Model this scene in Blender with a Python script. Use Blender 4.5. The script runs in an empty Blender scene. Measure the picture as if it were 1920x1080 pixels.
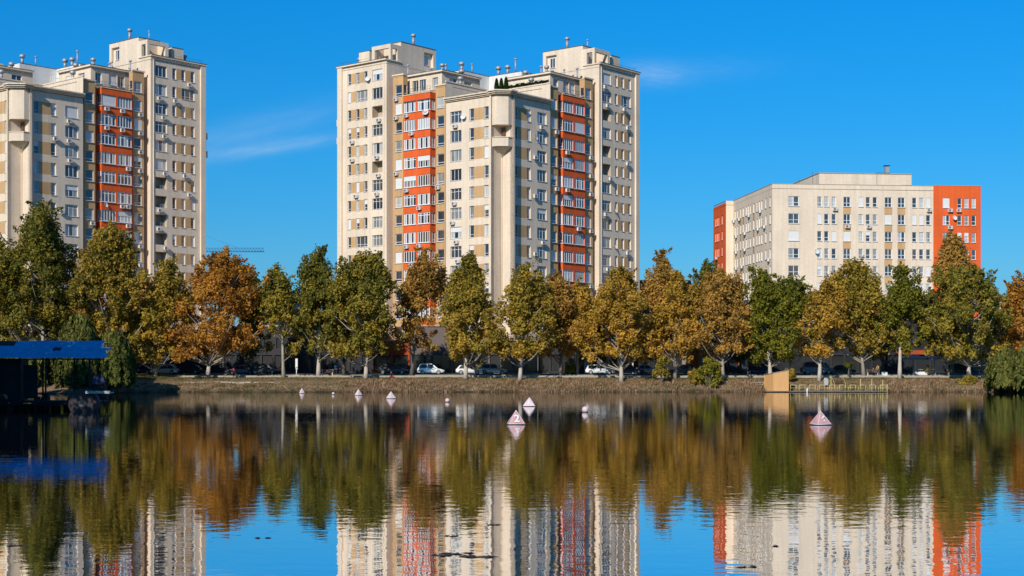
import bpy, bmesh, math, random
import numpy as np
from mathutils import Vector, Matrix
R = math.radians
random.seed(7)
sc = bpy.context.scene
COL = sc.collection

# ---------------------------------------------------------------- camera
F = 2800.0; HY = 692.0; CZ = 3.3          # focal length in photo pixels, horizon row, eye height above the lake
cam_d = bpy.data.cameras.new('camera'); cam = bpy.data.objects.new('camera', cam_d); COL.objects.link(cam)
cam.location = (0, 0, CZ); cam.rotation_euler = (R(90), 0, 0)
cam_d.sensor_width = 36; cam_d.lens = 36*F/1920; cam_d.shift_y = (HY-540)/1920
cam_d.clip_start = 0.5; cam_d.clip_end = 9000
sc.camera = cam
# ---------------------------------------------------------------- light
SUN_AZ, SUN_EL = 24.0, 30.0               # azimuth to the left of straight behind the camera
sv = Vector((-math.sin(R(SUN_AZ))*math.cos(R(SUN_EL)), -math.cos(R(SUN_AZ))*math.cos(R(SUN_EL)), math.sin(R(SUN_EL))))
sun_d = bpy.data.lights.new('sun', 'SUN'); sun = bpy.data.objects.new('sun', sun_d); COL.objects.link(sun)
sun_d.energy = 4.3; sun_d.angle = R(0.5); sun_d.color = (1.0, 0.93, 0.82)
sun.rotation_euler = (-sv).to_track_quat('-Z', 'Y').to_euler(); sun.location = (-60, -60, 90)
w = bpy.data.worlds.new('World'); sc.world = w; w.use_nodes = True
nt = w.node_tree; N = nt.nodes; L = nt.links; N.clear()
wo = N.new('ShaderNodeOutputWorld'); bg = N.new('ShaderNodeBackground'); sky = N.new('ShaderNodeTexSky')
sky.sky_type = 'NISHITA'; sky.sun_disc = False; sky.sun_elevation = R(SUN_EL)
sky.sun_rotation = math.atan2(sv.x, sv.y); sky.air_density = 1.0; sky.dust_density = 0.3; sky.ozone_density = 3.0
bg.inputs['Strength'].default_value = 0.1
hs = N.new('ShaderNodeHueSaturation'); hs.inputs['Saturation'].default_value = 1.45; hs.inputs['Value'].default_value = 1.0
L.new(sky.outputs[0], hs.inputs['Color'])
tint = N.new('ShaderNodeMix'); tint.data_type = 'RGBA'; tint.blend_type = 'MULTIPLY'; tint.inputs[0].default_value = 1
tint.inputs[7].default_value = (0.62, 1.0, 1.45, 1)
L.new(hs.outputs[0], tint.inputs[6])
tc = N.new('ShaderNodeTexCoord')
# faint cirrus by direction
def cirrus(px, py, rx, ry, slope, amt, scale, prev):
    d = ((px-960)/F, (HY-py)/F)
    sep = N.new('ShaderNodeSeparateXYZ'); L.new(tc.outputs['Generated'], sep.inputs[0])
    def m(op, a, b):
        n = N.new('ShaderNodeMath'); n.operation = op
        for i, v in enumerate((a, b)):
            if v is None: continue
            if isinstance(v, (int, float)): n.inputs[i].default_value = v
            else: L.new(v, n.inputs[i])
        return n.outputs[0]
    u = m('DIVIDE', sep.outputs[0], sep.outputs[1]); v = m('DIVIDE', sep.outputs[2], sep.outputs[1])
    du = m('SUBTRACT', u, d[0]); dv = m('SUBTRACT', m('SUBTRACT', v, d[1]), m('MULTIPLY', du, slope))
    a = m('POWER', m('ABSOLUTE', m('DIVIDE', du, rx), 0), 2.0); b = m('POWER', m('ABSOLUTE', m('DIVIDE', dv, ry), 0), 2.0)
    g = m('EXPONENT', m('MULTIPLY', m('ADD', a, b), -1.0), 0)
    cmb = N.new('ShaderNodeCombineXYZ'); L.new(m('MULTIPLY', du, scale), cmb.inputs[0]); L.new(m('MULTIPLY', dv, scale*5), cmb.inputs[1])
    no = N.new('ShaderNodeTexNoise'); no.inputs['Scale'].default_value = 1; no.inputs['Detail'].default_value = 4; L.new(cmb.outputs[0], no.inputs['Vector'])
    front = m('GREATER_THAN', sep.outputs[1], 0.05)
    k = m('MULTIPLY', m('MULTIPLY', m('MULTIPLY', g, no.outputs[0]), amt), front)
    mx = N.new('ShaderNodeMix'); mx.data_type = 'RGBA'; L.new(k, mx.inputs[0]); L.new(prev, mx.inputs[6]); mx.inputs[7].default_value = (5.5, 7.2, 9.0, 1)
    return mx.outputs[2]
# the air near the horizon is denser: damp it towards the photograph's even blue
gs = N.new('ShaderNodeSeparateXYZ'); L.new(tc.outputs['Generated'], gs.inputs[0])
gm_ = N.new('ShaderNodeMapRange'); gm_.inputs[1].default_value = 0; gm_.inputs[2].default_value = .235; L.new(gs.outputs[2], gm_.inputs[0])
gr = N.new('ShaderNodeMix'); gr.data_type = 'RGBA'; gr.inputs[6].default_value = (.44, .46, .58, 1); gr.inputs[7].default_value = (.22, .99, .86, 1); L.new(gm_.outputs[0], gr.inputs[0])
t2 = N.new('ShaderNodeMix'); t2.data_type = 'RGBA'; t2.blend_type = 'MULTIPLY'; t2.inputs[0].default_value = 1; L.new(tint.outputs[2], t2.inputs[6]); L.new(gr.outputs[2], t2.inputs[7])
c = t2.outputs[2]
c = cirrus(1222, 138, 0.020, 0.0075, -0.05, 0.36, 90, c)
c = cirrus(500, 278, 0.05, 0.0045, 0.16, 0.40, 45, c)
c = cirrus(450, 250, 0.07, 0.010, 0.25, 0.22, 30, c)
c = cirrus(1300, 132, 0.05, 0.008, 0.05, 0.10, 70, c)
L.new(c, bg.inputs['Color']); L.new(bg.outputs[0], wo.inputs['Surface'])
vs = sc.view_settings; vs.view_transform = 'Standard'; vs.look = 'None'; vs.gamma = 1; vs.exposure = 0.0
sc.render.engine = 'CYCLES'
sc.cycles.max_bounces = 6; sc.cycles.transparent_max_bounces = 8; sc.cycles.caustics_reflective = False

def at(px, py, Y):
    return Vector(((px-960)*Y/F, Y, CZ+(HY-py)*Y/F))
def topx(p):
    return 960+F*p[0]/p[1]

# ---------------------------------------------------------------- materials
def mat(name, col, rough=0.8, metal=0.0, spec=0.5, var=0.0, vscale=1.0, stretch=(1,1,1), ior=None, bump=0.0, bscale=8.0, emit=None):
    m = bpy.data.materials.new(name); m.use_nodes = True
    n = m.node_tree.nodes; l = m.node_tree.links; b = n['Principled BSDF']
    b.inputs['Base Color'].default_value = (*col, 1); b.inputs['Roughness'].default_value = rough
    b.inputs['Metallic'].default_value = metal; b.inputs['Specular IOR Level'].default_value = spec
    if ior: b.inputs['IOR'].default_value = ior
    if var > 0 or bump > 0:
        t = n.new('ShaderNodeTexCoord'); mp = n.new('ShaderNodeMapping'); mp.inputs['Scale'].default_value = stretch
        l.new(t.outputs['Object'], mp.inputs['Vector'])
    if var > 0:
        t1 = n.new('ShaderNodeTexNoise'); t1.inputs['Scale'].default_value = vscale; t1.inputs['Detail'].default_value = 5; t1.inputs['Roughness'].default_value = .6
        l.new(mp.outputs[0], t1.inputs['Vector'])
        r = n.new('ShaderNodeMapRange'); r.inputs[1].default_value = .3; r.inputs[2].default_value = .7
        r.inputs[3].default_value = 1-var; r.inputs[4].default_value = 1+var
        l.new(t1.outputs[0], r.inputs[0])
        mx = n.new('ShaderNodeVectorMath'); mx.operation = 'SCALE'; mx.inputs[0].default_value = col
        l.new(r.outputs[0], mx.inputs['Scale']); l.new(mx.outputs[0], b.inputs['Base Color'])
    if bump > 0:
        t2 = n.new('ShaderNodeTexNoise'); t2.inputs['Scale'].default_value = bscale; t2.inputs['Detail'].default_value = 3
        l.new(mp.outputs[0], t2.inputs['Vector'])
        bp = n.new('ShaderNodeBump'); bp.inputs['Strength'].default_value = bump; bp.inputs['Distance'].default_value = .05
        l.new(t2.outputs[0], bp.inputs['Height']); l.new(bp.outputs[0], b.inputs['Normal'])
    return m

def render_wall(name, col):
    """painted render: blotches, vertical rain streaks, panel joints"""
    m = bpy.data.materials.new(name); m.use_nodes = True
    n = m.node_tree.nodes; l = m.node_tree.links; b = n['Principled BSDF']
    b.inputs['Roughness'].default_value = .9; b.inputs['Specular IOR Level'].default_value = .2
    t = n.new('ShaderNodeTexCoord')
    def noise(sc_, stretch, lo, hi, det=4):
        mp = n.new('ShaderNodeMapping'); mp.inputs['Scale'].default_value = stretch; l.new(t.outputs['Object'], mp.inputs['Vector'])
        q = n.new('ShaderNodeTexNoise'); q.inputs['Scale'].default_value = sc_; q.inputs['Detail'].default_value = det; l.new(mp.outputs[0], q.inputs['Vector'])
        r = n.new('ShaderNodeMapRange'); r.inputs[1].default_value = .3; r.inputs[2].default_value = .7; r.inputs[3].default_value = lo; r.inputs[4].default_value = hi
        l.new(q.outputs[0], r.inputs[0]); return r.outputs[0]
    a = noise(.16, (1, 1, 1), .90, 1.06); s = noise(1.5, (1, 1, .06), .87, 1.05, 7); f = noise(2.2, (.6, .6, 1.6), .95, 1.04)
    mu = n.new('ShaderNodeMath'); mu.operation = 'MULTIPLY'; l.new(a, mu.inputs[0]); l.new(s, mu.inputs[1])
    mu2 = n.new('ShaderNodeMath'); mu2.operation = 'MULTIPLY'; l.new(mu.outputs[0], mu2.inputs[0]); l.new(f, mu2.inputs[1])
    mx = n.new('ShaderNodeVectorMath'); mx.operation = 'SCALE'; mx.inputs[0].default_value = col
    l.new(mu2.outputs[0], mx.inputs['Scale']); l.new(mx.outputs[0], b.inputs['Base Color'])
    return m

M = {}
M['cream'] = render_wall('cream_render', (.80, .655, .50))
M['tan'] = render_wall('tan_render', (.60, .37, .18))
M['orange'] = render_wall('orange_render', (.78, .128, .030))
M['white_wall'] = render_wall('white_render', (.80, .78, .74))
M['brick'] = render_wall('brown_render', (.30, .13, .06))
M['roofing'] = mat('roof_felt', (.10, .09, .085), .9, var=.2)
M['coping'] = mat('metal_coping', (.40, .35, .29), .6, var=.08)
M['frame'] = mat('white_frame', (.82, .82, .82), .4)
M['frame_dark'] = mat('brown_frame', (.12, .06, .035), .5)
M['shutter'] = mat('roller_shutter', (.74, .73, .71), .6, var=.04, vscale=3)
M['steel'] = mat('galvanised_steel', (.40, .40, .41), .55, metal=.4)
M['acwhite'] = mat('ac_white', (.70, .69, .66), .5, var=.06)
M['dark'] = mat('dark_plastic', (.02, .02, .02), .6)
M['rail'] = mat('rail_metal', (.12, .10, .09), .5, metal=.4)
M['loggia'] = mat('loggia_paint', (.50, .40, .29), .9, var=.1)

def glassmat(name, col, tex=0.0, spec=1.0, rough=.04):
    m = bpy.data.materials.new(name); m.use_nodes = True
    n = m.node_tree.nodes; l = m.node_tree.links; b = n['Principled BSDF']
    b.inputs['Roughness'].default_value = .6; b.inputs['Base Color'].default_value = (*col, 1)
    b.inputs['Coat Weight'].default_value = 1.0; b.inputs['Coat Roughness'].default_value = rough; b.inputs['Coat IOR'].default_value = 1.9
    if tex > 0:
        t = n.new('ShaderNodeTexCoord'); oi = n.new('ShaderNodeObjectInfo'); mp = n.new('ShaderNodeMapping'); mp.inputs['Scale'].default_value = (6, 1, .3)
        ad = n.new('ShaderNodeVectorMath'); ad.operation = 'ADD'; l.new(t.outputs['Object'], ad.inputs[0]); l.new(oi.outputs['Location'], ad.inputs[1])
        l.new(ad.outputs[0], mp.inputs['Vector'])
        q = n.new('ShaderNodeTexNoise'); q.inputs['Scale'].default_value = 1.0; q.inputs['Detail'].default_value = 2; l.new(mp.outputs[0], q.inputs['Vector'])
        r = n.new('ShaderNodeMapRange'); r.inputs[1].default_value = .35; r.inputs[2].default_value = .65; r.inputs[3].default_value = 1-tex; r.inputs[4].default_value = 1+tex*.4
        l.new(q.outputs[0], r.inputs[0]); mx = n.new('ShaderNodeVectorMath'); mx.operation = 'SCALE'; mx.inputs[0].default_value = col
        l.new(r.outputs[0], mx.inputs['Scale']); l.new(mx.outputs[0], b.inputs['Base Color'])
    return m
GL = [glassmat('glass_dark', (.012, .014, .018)), glassmat('glass_dim', (.06, .06, .06), .6),
      glassmat('glass_curtain', (.30, .29, .27), .5), glassmat('glass_net', (.55, .54, .50), .3), glassmat('glass_brown', (.10, .06, .035), .5)]
GLW = [6, 4, 3, 2, 1]

# ---------------------------------------------------------------- mesh helpers
class MB:
    def __init__(s, *mats): s.v = []; s.f = []; s.m = []; s.mats = list(mats); s.sm = []
    def mi(s, m):
        if m not in s.mats: s.mats.append(m)
        return s.mats.index(m)
    def poly(s, pts, m=0, smooth=False):
        i = len(s.v); s.v += [tuple(p) for p in pts]; s.f.append(tuple(range(i, i+len(pts)))); s.m.append(m); s.sm.append(smooth)
    def box(s, x0, x1, y0, y1, z0, z1, m=0, skip=''):
        if x0 > x1: x0, x1 = x1, x0
        if y0 > y1: y0, y1 = y1, y0
        if z0 > z1: z0, z1 = z1, z0
        i = len(s.v)
        s.v += [(x0,y0,z0),(x1,y0,z0),(x1,y1,z0),(x0,y1,z0),(x0,y0,z1),(x1,y0,z1),(x1,y1,z1),(x0,y1,z1)]
        F_ = {'b':(0,3,2,1),'t':(4,5,6,7),'s':(0,1,5,4),'e':(1,2,6,5),'n':(2,3,7,6),'w':(3,0,4,7)}
        for k, f in F_.items():
            if k in skip: continue
            s.f.append(tuple(i+j for j in f)); s.m.append(m); s.sm.append(False)
    def prism(s, poly, z0, z1, m=0, top=None):
        n = len(poly); top = top or poly
        a = sum(poly[i][0]*poly[(i+1)%n][1]-poly[(i+1)%n][0]*poly[i][1] for i in range(n))
        if a < 0: poly = poly[::-1]; top = top[::-1]
        i = len(s.v); s.v += [(p[0], p[1], z0) for p in poly]+[(p[0], p[1], z1) for p in top]
        s.f.append(tuple(i+j for j in range(n-1, -1, -1))); s.m.append(m); s.sm.append(False)
        s.f.append(tuple(i+n+j for j in range(n))); s.m.append(m); s.sm.append(False)
        for j in range(n):
            k = (j+1) % n; s.f.append((i+j, i+k, i+n+k, i+n+j)); s.m.append(m); s.sm.append(False)
    def tube(s, pts, rads, n=6, m=0, cap=True):
        base = len(s.v); pts = [Vector(p) for p in pts]; prev = None
        for k, p in enumerate(pts):
            d = (pts[min(k+1, len(pts)-1)]-pts[max(k-1, 0)])
            d = d.normalized() if d.length > 1e-9 else Vector((0, 0, 1))
            if prev is None: a = d.orthogonal().normalized()
            else:
                a = prev-d*prev.dot(d); a = a.normalized() if a.length > 1e-6 else d.orthogonal().normalized()
            prev = a; b = d.cross(a); r = rads[k] if hasattr(rads, '__len__') else rads
            for j in range(n):
                t = 2*math.pi*j/n; s.v.append(tuple(p+a*(math.cos(t)*r)+b*(math.sin(t)*r)))
        for k in range(len(pts)-1):
            for j in range(n):
                q = (j+1) % n; s.f.append((base+k*n+j, base+k*n+q, base+(k+1)*n+q, base+(k+1)*n+j)); s.m.append(m); s.sm.append(True)
        if cap:
            s.f.append(tuple(base+j for j in range(n-1, -1, -1))); s.m.append(m); s.sm.append(False)
            s.f.append(tuple(base+(len(pts)-1)*n+j for j in range(n))); s.m.append(m); s.sm.append(False)
    def mesh(s, name):
        me = bpy.data.meshes.new(name); me.from_pydata(s.v, [], s.f)
        for m in s.mats: me.materials.append(m)
        me.polygons.foreach_set('material_index', s.m); me.polygons.foreach_set('use_smooth', s.sm); me.update()
        return me
    def build(s, name, parent=None, loc=(0,0,0), rz=0):
        return link(name, s.mesh(name), parent, loc, rz)
def link(name, me, parent=None, loc=(0,0,0), rz=0):
    o = bpy.data.objects.new(name, me); COL.objects.link(o); o.parent = parent; o.location = loc; o.rotation_euler = (0, 0, rz); return o
def tag(o, label=None, cat=None, group=None, kind=None):
    if label: o['label'] = label
    if cat: o['category'] = cat
    if group: o['group'] = group
    if kind: o['kind'] = kind
    return o
def empty(name, loc, rz=0, label=None, cat=None, group=None):
    o = bpy.data.objects.new(name, None); COL.objects.link(o); o.location = loc; o.rotation_euler = (0, 0, rz); o.empty_display_size = .5
    return tag(o, label, cat, group)

# facade: plane through o along d (unit 2-vector), outward normal n; openings (s0,s1,z0,z1,depth,backmat) ; colour rects (s0,s1,z0,z1,mat)
def facade(mb, o, d, n, s0, s1, z0, z1, openings, base, rects=()):
    ss = sorted({round(x, 3) for x in [s0, s1]+[a for q in openings for a in q[:2]]+[a for q in rects for a in q[:2]] if s0-1e-6 <= x <= s1+1e-6})
    zz = sorted({round(x, 3) for x in [z0, z1]+[a for q in openings for a in q[2:4]]+[a for q in rects for a in q[2:4]] if z0-1e-6 <= x <= z1+1e-6})
    # outward winding: (d, up) has normal d x z = (dy,-dx)
    flip = (d[1]*n[0]-d[0]*n[1]) < 0
    def P(s, z, dep=0): return (o[0]+d[0]*s-n[0]*dep, o[1]+d[1]*s-n[1]*dep, z)
    def quad(a, b, c, e, m): mb.poly([a, b, c, e] if not flip else [e, c, b, a], m)
    for j in range(len(zz)-1):
        zc = (zz[j]+zz[j+1])/2
        row = []
        for i in range(len(ss)-1):
            sc_ = (ss[i]+ss[i+1])/2
            if any(q[0] < sc_ < q[1] and q[2] < zc < q[3] for q in openings): row.append(None); continue
            m = base
            for r in rects:
                if r[0] < sc_ < r[1] and r[2] < zc < r[3]: m = r[4]
            row.append(m)
        i = 0
        while i < len(row):
            if row[i] is None: i += 1; continue
            k = i
            while k+1 < len(row) and row[k+1] == row[i]: k += 1
            quad(P(ss[i], zz[j]), P(ss[k+1], zz[j]), P(ss[k+1], zz[j+1]), P(ss[i], zz[j+1]), row[i]); i = k+1
    for q in openings:
        a, b, c, e, dep = q[:5]; m = q[5] if len(q) > 5 and q[5] is not None else base
        quad(P(a,c), P(a,c,dep)[:3], P(a,e,dep), P(a,e), m) if False else None
        quad(P(a,c,dep), P(a,c), P(a,e), P(a,e,dep), m) if False else None
        quad(P(a,e), P(a,c), P(a,c,dep), P(a,e,dep), m)
        quad(P(b,c), P(b,e), P(b,e,dep), P(b,c,dep), m)
        quad(P(a,c), P(b,c), P(b,c,dep), P(a,c,dep), m)
        quad(P(b,e), P(a,e), P(a,e,dep), P(b,e,dep), m)
        if dep > .5: quad(P(a,c,dep), P(b,c,dep), P(b,e,dep), P(a,e,dep), m)

# ---------------------------------------------------------------- window prototypes (x along wall, y inward, z up; origin bottom centre)
def win_meshes(wd, h, sashes, transom=None, fm='frame', bar=.07):
    f = MB(M[fm])
    x0, x1 = -wd/2, wd/2; t = bar
    f.box(x0, x0+t, 0, .08, 0, h); f.box(x1-t, x1, 0, .08, 0, h)
    f.box(x0+t, x1-t, 0, .08, 0, t); f.box(x0+t, x1-t, 0, .08, h-t, h)
    cuts = [x0+wd*q for q in sashes]
    for c_ in cuts: f.box(c_-t*.55, c_+t*.55, .005, .075, t, h-t)
    if transom: 
        zt = h*transom; xs = [x0+t]+cuts+[x1-t]
        for a, b in zip(xs[:-1], xs[1:]):
            f.box(a+(t*.55 if a != x0+t else 0), b-(t*.55 if b != x1-t else 0), .01, .07, zt-t*.4, zt+t*.4)
    f.box(x0-.08, x1+.08, -.30, -.002, -.05, 0)            # sill
    fme = f.mesh('window_frame')
    panes = []
    for g in GL:
        p = MB(g); xs = [x0+t*.5]+cuts+[x1-t*.5]; p.poly([(x0+.03, .04, .03), (x1-.03, .04, .03), (x1-.03, .04, h-.03), (x0+.03, .04, h-.03)]); panes.append(p.mesh('window_pane'))
    # mixed pane: one sash curtained
    for g, g2 in ((GL[0], GL[2]), (GL[1], GL[3]), (GL[0], GL[3])):
        p = MB(g, g2); xs = [x0+.03]+cuts+[x1-.03]
        for i in range(len(xs)-1):
            p.poly([(xs[i], .04, .03), (xs[i+1], .04, .03), (xs[i+1], .04, h-.03), (xs[i], .04, h-.03)], 1 if (i % 2 == 0) else 0)
        panes.append(p.mesh('window_pane'))
    sh = []
    for k in (1.0, .45):
        p = MB(M['shutter']); n_ = int(h*k/.14)
        for i in range(n_):
            z = h-(i+1)*.14; p.box(x0+.02, x1-.02, -.045, -.012, z+.012, z+.14)
            p.box(x0+.02, x1-.02, -.035, -.01, z, z+.012)
        sh.append(p.mesh('roller_shutter'))
    return (fme, panes, sh, wd, h)
W_BIG = win_meshes(2.5, 1.9, (.33, .66), .72); W_BIG2 = win_meshes(2.5, 1.9, (.33, .66)); W_NAR = win_meshes(.85, 1.9, (), .25)
W_NARP = win_meshes(1.0, 2.0, (), .25); W_BAY = win_meshes(2.9, 1.95, (.25, .5, .75), .76, bar=.13); W_BAYB = win_meshes(2.9, 1.95, (.2, .4, .6, .8), None, bar=.12)
W_COL = win_meshes(1.6, 1.9, (), .25, bar=.09); W_SIDE = win_meshes(1.3, 1.95, (.5,), .25, bar=.12); W_WIDE = win_meshes(2.8, 1.9, (.3, .7), .25)
W_DBL = win_meshes(2.0, 1.85, (.5,), .38, bar=.09); W_R1 = win_meshes(.86, 1.85, (), .38, bar=.09); W_DBS = win_meshes(1.35, 1.85, (.5,), .38, bar=.09)
W_POCK = win_meshes(1.2, 1.8, (.5,), None)

def window(name, W, parent, x, y, z, rz, rng, force=None):
    o = link(name, W[0], parent, (x, y, z), rz)
    k = force if force is not None else rng.random()
    pi = rng.choices(range(8), weights=[6, 4, 3, 2, 1, 3, 3, 2] if W not in (W_BAY, W_BAYB, W_SIDE) else [2, 3, 4, 4, 1, 3, 4, 4])[0]
    if len(W[1]) and W[0] and W is W_NAR and pi > 4: pi -= 5
    p = link('pane', W[1][pi], o)
    if k < .10: link('roller_shutter', W[2][0], o)
    elif k < .19: link('roller_shutter', W[2][1], o)
    return o

# AC unit: back at y=0, sticks out to -y
def ac_mesh():
    b = MB(M['acwhite'], M['dark'], M['rail'])
    b.box(-.42, .42, -.50, -.18, .08, .66, 0)
    c_ = (-.12, .37)
    ring = [(c_[0]+.24*math.cos(t*math.pi/6), -.505, c_[1]+.24*math.sin(t*math.pi/6)) for t in range(12)]
    b.poly(ring, 1)
    for r_ in (.08, .16):
        for t in range(12):
            a0, a1 = t*math.pi/6, (t+1)*math.pi/6
            b.poly([(c_[0]+q*math.cos(a), -.508, c_[1]+q*math.sin(a)) for q, a in ((r_, a0), (r_+.02, a0), (r_+.02, a1), (r_, a1))], 0)
    for z in (.2, .3, .4, .5): b.box(.2, .38, -.506, -.5, z, z+.03, 1)
    b.box(-.38, -.33, -.5, 0, .02, .07, 2); b.box(.33, .38, -.5, 0, .02, .07, 2)
    b.tube([(.42, -.3, .3), (.50, -.15, .3), (.5, -.02, .6)], .03, 5, 0)
    return b.mesh('air_conditioner')
AC = ac_mesh()
def dish_mesh():
    b = MB(M['acwhite'], M['rail']); c_ = Vector((0, -.45, .45)); ax = Vector((.25, -.85, .35)).normalized(); u = ax.orthogonal().normalized(); v_ = ax.cross(u)
    rings = []
    for k in range(4):
        r = .48*k/3; dpt = .14*(k/3)**2
        rings.append([c_+ax*(dpt-.14)+(u*math.cos(t*math.pi/7)+v_*math.sin(t*math.pi/7))*max(r, .01) for t in range(14)])
    for a, bb in zip(rings[:-1], rings[1:]):
        for t in range(14):
            q = (t+1) % 14; b.poly([a[t], a[q], bb[q], bb[t]], 0, True)
    b.tube([(0, 0, .2), (0, -.3, .2), tuple(c_-ax*.14)], .025, 5, 1); b.tube([tuple(c_-ax*.1-u*.3), tuple(c_+ax*.35)], .015, 4, 1)
    return b.mesh('satellite_dish')
DISH = dish_mesh()
def vent_mesh(h, r, cap):
    b = MB(M['steel']); b.tube([(0,0,0), (0,0,h)], r, 12)
    b.tube([(0,0,h*.5), (0,0,h*.5+.06)], r*1.12, 12)
    z = h
    prof = [(.0, r*.95), (.10*cap, r), (.25*cap, cap*.92), (.3*cap, cap), (1.15*cap, cap), (1.2*cap, cap*.93), (1.42*cap, cap*.5), (1.45*cap, .05)]
    b.tube([(0,0,z+a) for a, q in prof], [q for a, q in prof], 14)
    b.tube([(0,0,z+.5*cap), (0,0,z+.56*cap)], cap*1.05, 14)
    return b.mesh('roof_vent')
VENTS = [vent_mesh(1.6, .24, .44), vent_mesh(1.0, .26, .50), vent_mesh(2.3, .14, .26), vent_mesh(1.5, .11, .20)]

# ---------------------------------------------------------------- tower
def tower(P, ang, scale, label, seed, z0):
    rng = random.Random(seed)
    root = empty('apartment_tower', (P[0], P[1], z0), ang, label, 'apartment tower', 'cream and orange apartment towers')
    root.scale = (scale, scale, 1)
    ca, sa = math.cos(ang), math.sin(ang)
    def px_of(x, y): return topx((P[0]+(ca*x-sa*y)*scale, P[1]+(sa*x+ca*y)*scale))
    cream, tan, org, wht, rf = MB(M['cream'], M['tan'], M['loggia']), MB(M['tan'], M['cream']), MB(M['orange'], M['tan']), MB(M['white_wall']), MB(M['roofing'])
    G = lambda k: 51.05-3.21*k
    NK = 15
    n = 1.9
    for half in ('R', 'L'):
        org = MB(M['orange'], M['tan'])
        if half == 'R':
            mp = lambda s, t: (s, t); d = (1, 0); nr = (0, -1); rz = 0; sd = (0, 1); sn = (-1, 0); srz = -math.pi/2
        else:
            mp = lambda s, t: (t, s); d = (0, 1); nr = (-1, 0); rz = -math.pi/2; sd = (1, 0); sn = (0, -1); srz = 0
        def bx(mb, s0, s1, t0, t1, a, b, m=0, skipfront=False):
            x0, y0 = mp(s0, t0); x1, y1 = mp(s1, t1)
            mb.box(x0, x1, y0, y1, a, b, m, ('s' if half == 'R' else 'w') if skipfront else '')
        def front(mb, s0, s1, t, a, b, ops, base=0, rects=()):
            o = mp(0, t); facade(mb, o, d, nr, s0, s1, a, b, ops, base, rects)
        def side(mb, s, t0, t1, a, b, ops, base=0, rects=()):
            o = mp(s, 0); facade(mb, o, sd, sn, t0, t1, a, b, ops, base, rects)
        def inframe(s, t):
            q = px_of(*mp(s, t)); return -70 < q < 1990
        def wf(name, W, s, t, z, force=None):
            if inframe(s, t): x, y = mp(s, t+.2); window(name, W, root, x, y, z, rz, rng, force)
        def wside(name, W, s, t, z):
            if inframe(s, t): x, y = mp(s+.15, t); window(name, W, root, x, y, z, srz, rng)
        def put(me, name, s, t, z, r=rz):
            if inframe(s, t): x, y = mp(s, t); link(name, me, root, (x, y, z), r)
        # --- prow
        ops, rects = [], []
        for k in range(3, NK+1):
            z = G(k)+.28
            ops += [(8.95, 11.45, z, z+1.9, .22), (6.2, 7.2, z-.05, z+1.95, .22), (3.0, 4.0, z-.05, z+1.95, .22)]
            rects += [(4.0, 6.2, z-.05, z+1.95, 1)]
            wf('wide_window', rng.choice([W_BIG, W_BIG, W_BIG2]), 10.2, 0, z); wf('narrow_window', W_NARP, 6.7, 0, z-.05); wf('narrow_window', W_NARP, 3.5, 0, z-.05)
            if k < 13:
                r_ = rng.random()
                if r_ < .45: put(AC, 'air_conditioner', 9.5+rng.random()*1.3, 0, z-1.0)
                elif r_ < .6: put(AC, 'air_conditioner', 8.1, 0, z+.2)
                if rng.random() < .22: put(AC, 'air_conditioner', 6.9, 0, z-.95)
                if rng.random() < .1: put(DISH, 'satellite_dish', 8.2, 0, z+.3)
        front(cream, n+.35, 12.45, 0, 0, 45.3, ops, 0, rects)
        bx(cream, n, n+.35, -.7, 0, 0, 45.3)
        # bay at inner end of the arm: recess wall, box columns, orange bay
        front(tan, 12.45, 26.3, 1.8, 0, 48.2, [], 0)
        side(cream, 12.45, 0, 12.45, 45.3, 48.8, [], 0)
        for (a, b, tt, top) in ((12.9, 15.1, .4, 48.4), (23.0, 25.4, .7, 51.4)):
            ops, so = [], []
            for k in range(1 if top > 50 else 2, NK+1):
                z = G(k); ops.append((a+.3, a+1.9, z, z+1.9, .15)); so.append((tt+.15, tt+1.0, z, z+1.9, .12))
                wf('bay_window', W_COL, a+1.1, tt-.07, z)
                if inframe(a, tt):
                    x, y = mp(a+.1, tt+.575)
                    g = MB(GL[0], M['frame']); g.poly([(-.42, 0, 0), (.42, 0, 0), (.42, 0, 1.9), (-.42, 0, 1.9)], 0); g.box(-.42, .42, -.03, -.002, .45, .53, 1); g.box(.36, .42, -.03, -.002, .53, 1.9, 1); g.box(-.42, -.36, -.03, -.002, .53, 1.9, 1)
                    if 'sidepane' not in CACHE: CACHE['sidepane'] = g.mesh('side_window')
                    link('side_window', CACHE['sidepane'], root, (x, y, z), srz)
                if rng.random() < .25 and k < 13: put(AC, 'air_conditioner', a+1.5, tt, z-.95)
            front(tan, a, b, tt, 0, top, ops, 0); side(tan, a, tt, 1.8, 0, top, so, 0)
            bx(tan, b, b+.001, tt, 1.8, 0, top) if False else None
            x0, y0 = mp(b, tt); o_ = mp(b, 0); facade(tan, o_, sd, (-sn[0], -sn[1]), tt, 1.8, 0, top, [], 0)
            bx(rf, a, b, tt, 1.8, top-.3, top-.25)
            bx(cream, a-.15, b+.15, tt-.15, tt+.15, top, top+.22)
        # orange bay
        ops, so = [], []
        rects = []
        for k in range(2, NK+1):
            z = G(k); ops += [(16.36, 19.26, z, z+1.95, .12), (19.62, 22.52, z, z+1.95, .12)]; so.append((.38, 1.68, z, z+1.95, .12))
            for s_ in (17.81, 21.07):
                fr = rng.random(); wf('balcony_window', rng.choice([W_BAY, W_BAYB]), s_, .22, z, fr)
            wside('balcony_window', W_SIDE, 16.3, 1.03, z)
            for _ in range(2):
                if rng.random() < .36 and k < 13: put(AC, 'air_conditioner', rng.choice([17.2, 18.6, 20.4, 21.6]), .3, z-.9)
            if rng.random() < .12 and k < 13: put(DISH, 'satellite_dish', 16.9, .3, z-.9)
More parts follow.
